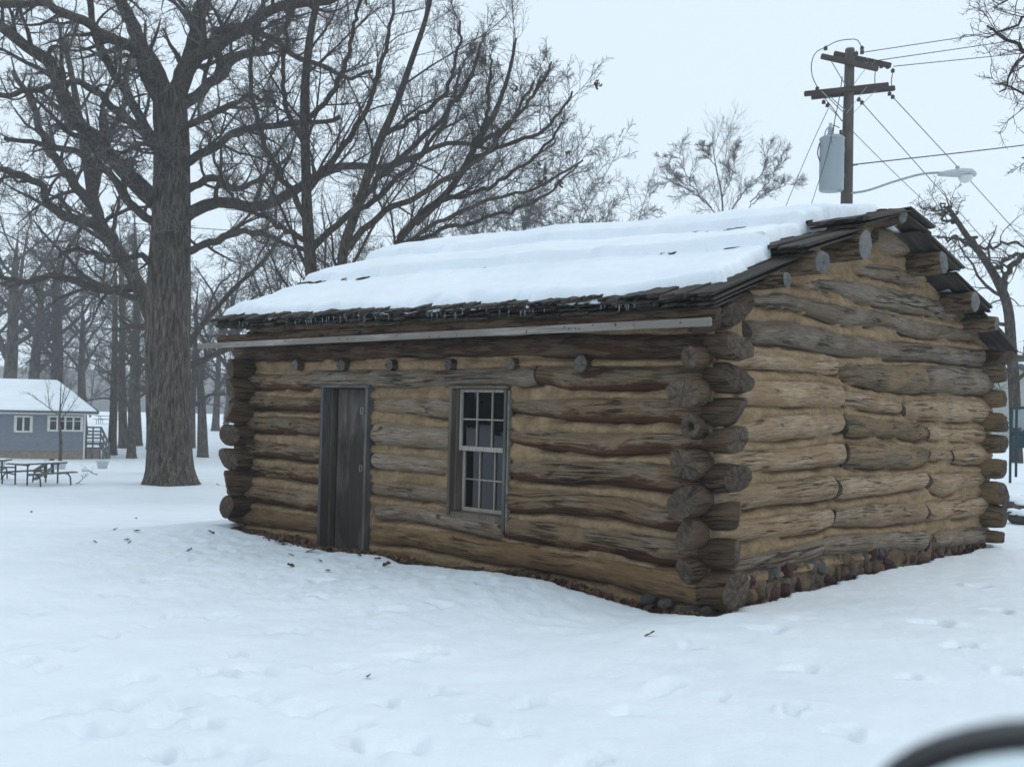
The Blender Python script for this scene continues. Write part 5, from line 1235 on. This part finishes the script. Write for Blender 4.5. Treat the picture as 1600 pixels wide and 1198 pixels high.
# picnic tables with steel pipe frames
def picnic_table(b, rz, label, s=1.0):
    root = empty('picnic_table', tuple(b), rz, label=label, cat='picnic table', group='picnic tables in the park')
    for i in range(3): MB().box((0, -.26 + i * .26, .74), (1.9, .24, .045), bev=.008).build('top_plank', M['table_wood'], root)
    for sy in (-1, 1): MB().box((0, sy * .78, .43), (1.9, .26, .045), bev=.008).build('seat_plank', M['table_wood'], root)
    for x in (-.62, .62):
        mb = MB()
        for sy in (-1, 1):
            mb.tube([(x, sy * .30, .70), (x, sy * .30, .02)], .028, 6); mb.tube([(x, sy * .30, .36), (x, sy * .62, .40), (x, sy * .82, .38), (x, sy * .93, .26), (x, sy * .96, .0)], .026, 6)
        mb.tube([(x, -.38, .705), (x, .38, .705)], .024, 6)
        mb.build('frame', M['teal'], root)
    sn = MB().box((0, 0, .775), (1.8, .74, .025), bev=.012).build('snow_cover', M['snow'], root)
    return root
p = hit(57, 757); picnic_table(p, math.radians(64), 'teal framed picnic table with snow on top in front of the blue house', 1)
p = hit(2, 752); picnic_table(p + np.array([-.9, .3, 0]), math.radians(10), 'teal framed picnic table cut off by the left edge of the photo')
p = hit(352, 668); picnic_table(p + np.array([.8, 0, 0]), math.radians(5), 'small far picnic table beside the cabin left corner')
p = hit(166, 662); picnic_table(p, math.radians(5), 'small far picnic table behind the blue house steps')
# leaning barrier rails beside the table
def rail_fence():
    b = hit(76, 752); D = b[1]; root = empty('rail_barrier', tuple(b), label='leaning dark wooden rails on two posts behind the nearest picnic table', cat='barrier'); off = np.array(root.location)
    for (x, y0, y1, d) in ((82, 717, 737, 1.2), (71, 719, 742, .9)):
        MB().bar(at(x, y1 + 4, D + d) - off, at(x, y0, D + d) - off, .1, .1, up=(0, 1, 0), bev=.01).build('post', M['teal'], root)
    for (a, c) in (((52, 737), (82, 718)), ((52, 750), (82, 731))):
        MB().bar(at(*a, D + .5) - off, at(*c, D + 1.1) - off, .05, .13, bev=.01).build('rail', M['greywood'], root)
rail_fence()
for (px, py, lab) in ((94, 733, 'white plastic tub on the snow below the sapling'), (160, 732, 'white plastic tub alone on the snow right of the sapling'), (-2, 733, 'white plastic tub behind the leftmost picnic table')):
    b = hit(px, py); t = empty('planter_tub', tuple(b), rg.uniform(0, 3), label=lab, cat='planter', group='white tubs before the blue house')
    MB().lathe([(.0, .0), (.21, .0), (.27, .30), (.31, .31), (.31, .36), (.28, .36), (.25, .28)], n=20).build('tub', M['tub'], t, smooth=False)
    MB().lathe([(.265, .30), (.15, .34), (.0, .35)], n=16).build('snow_fill', M['snow'], t, smooth=True)
def fallen_branch(px, py, ln, rot, seed, label):
    rng = np.random.RandomState(seed); b = hit(px, py)
    a = np.array([[math.cos(rot), math.sin(rot), .12]])
    P, R = walk(np.array([[0, 0, .02]]), a, np.array([ln]), np.array([.018]), 8, .12, 0, rng, rmin=.008)
    B = [(P, R, 5)] + twig_levels(P, R, rng, [(6, .2, 1, 30, 60, .45, .6, 4, .15, .05, .007, 3, .4), (3, .2, 1, 30, 60, .5, .7, 3, .15, .0, .006, 3, .4)])
    v, f = join(B); v[:, 2] = np.maximum(v[:, 2], -.02)
    tag(link('fallen_branch', mesh_np('fallen_branch', v, f, M['twig_dark']), None, tuple(b)), label, 'branch')
fallen_branch(152, 742, 1.2, 2.4, 3, 'bare twiggy branch lying on the snow beside the white tub')
fallen_branch(338, 757, .7, -.6, 4, 'thin stick poking from the snow right of the big oak')
fallen_branch(118, 757, .5, .4, 5, 'tiny twig on the snow right of the nearest picnic table')

# ------------------------------------------------------------------ utility pole
def utility_pole():
    D = 29.0; px = D / F
    g = gbase(1323, D); off = np.array([at(1323, 300, D)[0], D, g[2]])
    root = empty('utility_pole', tuple(off), label='wooden utility pole with crossarms and a grey transformer behind the cabin', cat='utility pole')
    def q(x, y, d=0.0): return at(x, y, D + d) - off
    P, R = resample([q(1322, 640), q(1323, 300), q(1325, 200), q(1328, 78)], [.20, .165, .15, .135], 20)
    v, f = rough_trunk(P, R, 16, 4, .015); link('post', mesh_np('post', v, f, M['pole']), root)
    MB().tube([q(1328, 80), q(1328, 76)], [.13, .12], 14).build('post_cap', M['galv'], root)
    def arm(a, b, dy, w=.11, h=.14): MB().bar(a, b, w, h, bev=.012).build('crossarm', M['arm_wood'], root)
    arm(q(1283, 88, -.22), q(1372, 108, -.22), 0); arm(q(1303, 84, .22), q(1392, 103, .22), 0)
    arm(q(1257, 147, -.22), q(1388, 133, -.22), 0); arm(q(1268, 152, .22), q(1398, 138, .22), 0)
    for (a, b) in (((1299, 96), (1322, 135)), ((1352, 108), (1334, 132)), ((1284, 143), (1318, 176)), ((1354, 136), (1322, 178)), ((1368, 142), (1334, 176)), ((1298, 152), (1320, 172))):
        MB().bar(q(*a, -.30), q(*b, -.20), .035, .012).build('brace', M['galv'], root)
    def insul(pts, r=.055, horizontal=True):
        mb = MB()
        for (x, y, d) in pts:
            c = q(x, y, d)
            for k in range(2): mb.lathe([(.012, -.05), (r, -.045), (r * 1.05, -.015), (r * .6, .0), (.012, .03)], tuple(c + np.array([0, 0, k * .05])), 12)
        return mb
    for pts in ([(1338, 84, -.3), (1347, 82, -.3)], [(1354, 95, 0), (1364, 96, 0)], [(1377, 104, .2), (1387, 105, .2)], [(1287, 160, -.1), (1293, 165, -.2)], [(1342, 156, 0), (1347, 161, -.1)], [(1390, 147, .2), (1395, 152, .1)], [(1290, 76, -.2)], [(1277, 139, -.2)], [(1347, 76, -.2)], [(1395, 111, .2)]):
        insul(pts).build('insulator', M['porcelain'], root, smooth=True)
    MB().tube([q(1333, 258), q(1340, 257, -.2)], .03, 8).build('bracket', M['galv'], root)
    # jumper loops
    mb = MB()
    for pts in ([(1290, 74), (1275, 82), (1268, 100), (1269, 118), (1277, 137)], [(1290, 74), (1305, 66), (1325, 62), (1340, 63), (1346, 74)], [(1395, 113), (1393, 125), (1393, 136)], [(1368, 108), (1367, 120), (1367, 132)], [(1277, 140), (1290, 155), (1316, 190)], [(1316, 120), (1312, 150), (1304, 190), (1301, 217)], [(1288, 217), (1291, 203), (1300, 196), (1312, 200)]):
        P, _ = resample([q(x, y, -.25) for x, y in pts], [0] * len(pts), 12); MB().tube(P, .013, 5).build('jumper_wire', M['wire'], root, smooth=True)
    # transformer can
    ztop, zb = q(1296, 222)[2], q(1296, 303)[2]; xc = q(1293, 260)[0]; r = 18.5 * px; H = ztop - zb
    t = MB().lathe([(0, 0), (r * .96, 0), (r, .03), (r, H - .04), (r * 1.04, H - .03), (r * 1.04, H), (r * .8, H + .06), (0, H + .10)], (xc, -.38, zb), 28).build('transformer', M['transformer'], root, smooth=True)
    mb = MB(); cz = ztop + .05
    for k in range(5): mb.lathe([(.05, 0), (.085, .01), (.055, .04)], (xc - .07, -.45, cz + k * .05), 12)
    mb.tube([(xc - .07, -.45, cz + .2), (xc - .07, -.45, cz + .36)], .045, 10); mb.build('bushing', M['tub'], t, smooth=True)
    mb = MB()
    for k in range(5): mb.lathe([(.03, 0), (.06, .01), (.035, .04)], (xc + .27, -.30, cz - .05 + k * .055), 12)
    mb.build('bushing', M['porcelain'], t, smooth=True)
    mb = MB(); mb.box((xc + r + .01, -.2, zb + H * .82), (.12, .1, .14)); mb.box((xc + r + .01, -.2, zb + H * .32), (.12, .1, .14)); mb.build('mount', M['galv'], t)
    MB().box((xc - .06, -.38 - r, zb + H * .88), (.09, .04, .16), bev=.01).build('gauge', M['galv'], t)
    mb = MB(); P, _ = resample([np.array([xc - r - .02, -.4, zb + H * .9]), np.array([xc - r - .07, -.4, zb + H * .7]), np.array([xc - r, -.4, zb + H * .55])], [0] * 3, 8); mb.tube(P, .016, 6); mb.build('lead', M['wire'], t)
    # street lamp on a curved arm
    lp = empty('street_lamp', tuple(off), label='grey cobra head street lamp on a curved arm from the pole', cat='street lamp')
    P, _ = resample([q(1330, 302, -.2), q(1350, 299, -.4), q(1400, 283, -.8), q(1448, 271, -1.1), q(1470, 270, -1.2)], [0] * 5, 18)
    MB().tube(P, .032, 8).build('arm', M['galv'], lp, smooth=True)
    c = q(1494, 272, -1.4); mb = MB(); A = np.arange(16) * 2 * np.pi / 16
    secs = [(-27, .035, .03, 2), (-22, .07, .07, 1), (-8, .10, .115, 0), (8, .125, .14, -1), (22, .12, .13, -1), (28, .08, .08, 0), (30.5, .015, .015, 0)]
    V = []
    for (dx, hz, wy, dz) in secs:
        for a in A: V.append(c + np.array([dx * px, wy * 1.25 * math.cos(a), -dz * px + hz * math.sin(a) * (1.15 if math.sin(a) > 0 else .8)]))
    n = 16; fcs = [(i * n + j, (i + 1) * n + j, (i + 1) * n + (j + 1) % n, i * n + (j + 1) % n) for i in range(len(secs) - 1) for j in range(n)]; fcs += [tuple(range(n)), tuple(range((len(secs) - 1) * n, len(secs) * n))[::-1]]
    mb.add(V, fcs); mb.build('housing', M['lampshell'], lp, smooth=True)
    MB().lathe([(.0, -.17), (.10, -.16), (.17, -.10), (.19, 0)], tuple(c + np.array([14 * px, 0, -.05])), 16).build('lens', M['lens'], lp, smooth=True)
    MB().lathe([(.05, 0), (.055, .09), (.0, .10)], tuple(c + np.array([2 * px, 0, .12])), 10).build('photocell', M['galv'], lp, smooth=True)
    return q, off
PQ, POFF = utility_pole()
def wire(label, pts, depths, r=.013, sag=.0, group='power lines from the utility pole', mat='wire'):
    Q = [at(x, y, d) for (x, y), d in zip(pts, depths)]
    t = np.linspace(0, 1, 24); P, _ = resample(Q, [0] * len(Q), 24); P[:, 2] -= sag * 4 * t * (1 - t)
    tag(MB().tube(P, r, 5).build('power_line', M[mat], None, smooth=True), label, 'power line', group)
wire('uppermost of the three wires running right from the pole top', [(1350, 82), (1600, 43), (1800, 5)], [28.7, 31, 33])
wire('middle of the three wires running right from the pole top', [(1370, 95), (1600, 61), (1800, 28)], [29, 31, 33])
wire('lowest of the three wires running right from the pole top', [(1396, 104), (1600, 83), (1800, 58)], [29.2, 31, 33])
wire('thick service wire running right from the middle of the pole', [(1338, 257), (1600, 227), (1800, 200)], [28.8, 31, 33], .018)
wire('slanting wire from the right end of the lower crossarm', [(1397, 154), (1500, 265), (1640, 420)], [29.1, 33, 38])
wire('slanting wire from the middle of the lower crossarm', [(1349, 163), (1440, 265), (1560, 400)], [28.9, 33, 38])
wire('slanting wire from just below the lower crossarm', [(1296, 168), (1335, 208), (1460, 330)], [28.8, 29.5, 35], .010)
wire('guy wire dropping left from the lower crossarm', [(1294, 170), (1262, 240), (1232, 312), (1200, 390)], [28.8, 30, 31, 33], .010)
wire('guy wire crossing in front of the transformer', [(1312, 150), (1290, 250), (1272, 306), (1255, 360)], [28.3, 28.3, 28.3, 28.3], .009)
wire('long service wire crossing the grove behind the big oak', [(-40, 330), (130, 343), (300, 356), (490, 367), (640, 370), (800, 372)], [38, 38.5, 39, 39.5, 40, 40.5], .014)
wire('reddish wire seen below the right roof slope', [(1500, 402), (1560, 403), (1640, 405)], [24, 24, 24], .014)

# ------------------------------------------------------------------ things beyond the right end of the cabin
def right_side():
    D = 60; b = gbase(1596, D); root = empty('pale_house', tuple(b), label='pale sided gabled house beyond the right end of the cabin', cat='house'); off = np.array(root.location)
    def q(x, y, d=0.0): return at(x, y, D + d) - off
    a, pk, c2 = q(1568, 612), q(1588, 574), q(1640, 640); x0, x1 = q(1572, 600)[0], q(1680, 600)[0]; ze = q(1600, 592)[2]; zr = pk[2]; zb = -.5
    mb = MB(); xm = pk[0]; half_ = 4.2
    mb.add([(xm - half_, 0, zb), (xm + half_, 0, zb), (xm + half_, 0, zr - 1.9), (xm, 0, zr), (xm - half_, 0, zr - 1.9), (xm - half_, 9, zb), (xm + half_, 9, zb), (xm + half_, 9, zr - 1.9), (xm, 9, zr), (xm - half_, 9, zr - 1.9)], [(0, 1, 2, 3, 4), (1, 6, 7, 2), (5, 0, 4, 9), (6, 5, 9, 8, 7)])
    mb.build('wall', M['pale_siding'], root)
    for s in (-1, 1):
        MB().bar((xm + s * .05, 4.4, zr + .12), (xm + s * (half_ + .5), 4.4, zr - 2.12), 9.8, .14, up=(0, 0, 1)).build('roof', M['roofdark'], root)
        MB().bar((xm + s * .05, 4.4, zr + .26), (xm + s * (half_ + .4), 4.4, zr - 1.95), 9.7, .13, up=(0, 0, 1)).build('roof_snow_layer', M['snow'], root)
    for i in range(10):
        z = zr - 2.2 - i * .35
        MB().box((xm, -.015, z), (2 * half_ - .1, .03, .03)).build('board_edge', M['pale_siding'], root)
    boxpart('window', xm + 1.0, xm + 2.0, -.05, -.01, zr - 3.9, zr - 2.7, 'glass', root)
    # playground climbing frame: steel posts with beams and slide
    D2 = 22; g = gbase(1590, D2); r2 = empty('play_frame', tuple(g), label='teal steel play frame with a grey panel beyond the cabin right end', cat='play frame'); o2 = np.array(g)
    def q2(x, y, d=0.0): return at(x, y, D2 + d) - o2
    for (x, d, y) in ((1579.5, 0, 637), (1588.5, -.6, 640), (1636, 0, 640)):
        p0 = q2(x, y, d); g0 = q2(x, 745 if x > 1585 else 760, d); MB().tube([(p0[0], p0[1], p0[2]), (p0[0], p0[1], g0[2])], .028, 8).build('post', M['teal'], r2)
    MB().bar(q2(1578, 677), q2(1645, 676), .06, .10, bev=.01).build('beam', M['teal'], r2)
    MB().bar(q2(1579, 637), q2(1645, 637), .05, .06, bev=.01).build('beam', M['teal'], r2)
    mb = MB(); a, c = q2(1583, 668, .1), q2(1640, 641, .1); mb.box((a + c) / 2, (abs(c[0] - a[0]), .03, abs(c[2] - a[2])), bev=.01); mb.build('panel', M['galv'], r2)
    MB().bar(q2(1590, 698, -.3), q2(1612, 672, .2), .35, .05, bev=.01).build('slide', M['teal'], r2)
    r = random.Random(8)
    labs = ['rounded boulder capped with snow beyond the cabin right corner', 'lower boulder with snow between its neighbours', 'dark flat rock nearest to the cabin right corner', 'pale boulder at the right edge of the photo', 'small rock behind the boulders at the right edge']
    for i, (px, py, s) in enumerate([(1590, 790, .20), (1597, 812, .18), (1584, 803, .14), (1606, 800, .24), (1600, 782, .17)]):
        b2 = hit(px, py + 8); mm = stone_mesh(40 + i); o = link('boulder', mesh_np('boulder', mm[0] * np.array([1.2, 1, .8]) * s, mm[1], M['stone_grey'], smooth=False), None, tuple(b2 + np.array([0, 0, s * .35])), (0, 0, r.uniform(0, 6)))
        tag(o, labs[i], 'rock', 'boulders beyond the cabin')
        cv = mm[0].copy(); cv = cv[:, :] * np.array([1.1, .95, .55]) * s; cv[:, 2] = np.maximum(cv[:, 2], .12 * s) + .30 * s
        link('snow_cap', mesh_np('snow_cap', cv, mm[1], M['snow']), o)
right_side()

# ------------------------------------------------------------------ leaves and twigs lying on the snow
LV = [(180, 829, 'dark'), (198, 843, 'dark'), (203, 846, 'dark'), (214, 831, 'dark'), (49, 800, 'tan'), (330, 832, 'dark'), (296, 860, 'dark'), (455, 867, 'tan'), (454, 884, 'dark'), (487, 862, 'red'), (512, 892, 'dark'), (500, 877, 'dark'), (576, 1056, 'dark'), (1015, 994, 'dark'), (590, 876, 'dark'), (604, 884, 'dark'), (331, 959, 'dark'), (148, 845, 'dark'), (560, 868, 'dark'), (213, 812, 'tan')]
lmesh_d = [mesh_np('oak_leaf', v, [np.array(f)], M['leaf_dark']) for v, f in LEAF]; lmesh_r = [mesh_np('oak_leaf', v, [np.array(f)], M['leaf']) for v, f in LEAF]
rl = random.Random(21)
LL = {(180, 829): 'dark leaf nearest the big oak in a loose group of four on the snow', (198, 843): 'dark leaf at the middle of a loose group of four on the snow', (203, 846): 'dark leaf touching another in the loose group of four on the snow', (214, 831): 'dark leaf nearest the cabin in the loose group of four on the snow', (49, 800): 'tan leaf alone on the snow below the picnic table', (330, 832): 'small dark leaf on the snow beside the cabin left corner', (296, 860): 'small dark leaf on the snow left of the cabin left corner', (455, 867): 'tan leaf on the snow left of the door, above a dark one', (454, 884): 'dark leaf on the snow left of the door, farthest from the wall', (487, 862): 'large reddish curled oak leaf on the snow before the door', (512, 892): 'dark leaf on the snow in front of the door, farthest from it', (500, 877): 'dark leaf on the snow in front of the door, next to the big reddish leaf', (576, 1056): 'lone dark leaf in the middle of the foreground snow', (1015, 994): 'lone dark leaf on the snow in front of the near cabin corner', (590, 876): 'dark leaf on the snow right of the door, nearest the wall', (604, 884): 'dark leaf on the snow right of the door, farther from the wall', (331, 959): 'dark leaf lying in a footprint hollow on the left', (148, 845): 'dark leaf leftmost of those below the big oak', (560, 868): 'dark leaf on the snow right below the door', (213, 812): 'tan leaf closest to the foot of the big oak'}
for (px, py, k) in LV:
    p = hit(px, py, True); o = link('oak_leaf', rl.choice(lmesh_d if k == 'dark' else lmesh_r), None, (p[0], p[1], p[2] + .012), (rl.uniform(-.5, .5), rl.uniform(-.5, .5), rl.uniform(0, 6)), rl.uniform(.055, .095) * (1.5 if k == 'red' else 1) * (.6 if p[1] < 6 else 1))
    tag(o, LL[(px, py)], 'leaf', 'dry leaves scattered on the snow')

# ------------------------------------------------------------------ the car the picture is taken from: door sill and wing mirror
def car_mirror():
    a = math.radians(58); fw = np.array([math.sin(a), math.cos(a), 0]); out = np.array([-math.cos(a), math.sin(a), 0]); upv = np.array([0, 0, 1.0])
    D = .37
    c = at(1858, 1462, D)                                  # centre of the mirror head
    root = empty('parked_car', (c[0], c[1] + .0, .06), label='dark car wing mirror and door just beside the camera', cat='car'); off = np.array(root.location)
    nrm = unit(np.array([-.55, -.80, .10])); xh = unit(np.cross(upv, nrm)); yh = np.cross(nrm, xh)     # glass faces back to the driver
    th = np.arange(48) * 2 * np.pi / 48
    def ring(w, h, dep, e=2.1):
        x = np.sign(np.cos(th)) * np.abs(np.cos(th)) ** (2 / e) * w; y = np.sign(np.sin(th)) * np.abs(np.sin(th)) ** (2 / e) * h
        return c + x[:, None] * xh + y[:, None] * yh + nrm * dep
    W_, H_ = .120, .066
    rings = [ring(W_ * .925, H_ * .885, -.006), ring(W_ * .94, H_ * .905, .004), ring(W_ * .98, H_ * .975, .008), ring(W_ * 1.02, H_ * 1.03, .0), ring(W_ * 1.04, H_ * 1.05, -.02), ring(W_ * .98, H_ * .98, -.05), ring(W_ * .75, H_ * .7, -.075), ring(W_ * .3, H_ * .3, -.085)]
    n = 48; V = np.concatenate(rings); f = [(i * n + j, i * n + (j + 1) % n, (i + 1) * n + (j + 1) % n, (i + 1) * n + j) for i in range(len(rings) - 1) for j in range(n)]
    mb = MB(); mb.add(V - off, f); mb.add(rings[-1] - off, [tuple(range(n))]); hd = mb.build('wing_mirror', M['blacktrim'], root, smooth=True)
    mb = MB(); mb.add(ring(W_ * .93, H_ * .89, -.003) - off, [tuple(range(n))]); mb.build('mirror_glass', M['mirror'], hd)
    door_p = c - out * .20 - fw * .02
    mb = MB(); mb.bar(c - nrm * .05 - off - upv * .02, door_p - off - upv * .05, .05, .03, bev=.008); mb.build('mirror_arm', M['blacktrim'], root)
    sill = door_p - upv * .085
    mb = MB(); s0, s1 = sill - fw * .85 - off, sill + fw * .5 - off
    mb.bar(s0 - out * .05, s1 - out * .05, .09, .03, bev=.01); mb.build('window_sill', M['blacktrim'], root)
    mb = MB(); mb.bar(s0 - upv * .37, s1 - upv * .37, .07, .68, bev=.03); mb.build('door', M['carpaint'], root)
car_mirror()

# ------------------------------------------------------------------ mist over the park
def haze():
    m = bpy.data.materials.new('haze'); m.use_nodes = True; nt = m.node_tree; nt.nodes.clear()
    o = nt.nodes.new('ShaderNodeOutputMaterial'); v = nt.nodes.new('ShaderNodeVolumePrincipled')
    v.inputs['Color'].default_value = (.95, .975, 1.0, 1); v.inputs['Density'].default_value = HAZE; v.inputs['Anisotropy'].default_value = 0.0
    nt.links.new(v.outputs[0], o.inputs['Volume'])
    o = MB().box((0, 0, 12.5), (1400, 1400, 39)).build('haze', m); o['kind'] = 'stuff'; o['label'] = 'pale winter mist over the park'
HAZE = 0.0013
haze()
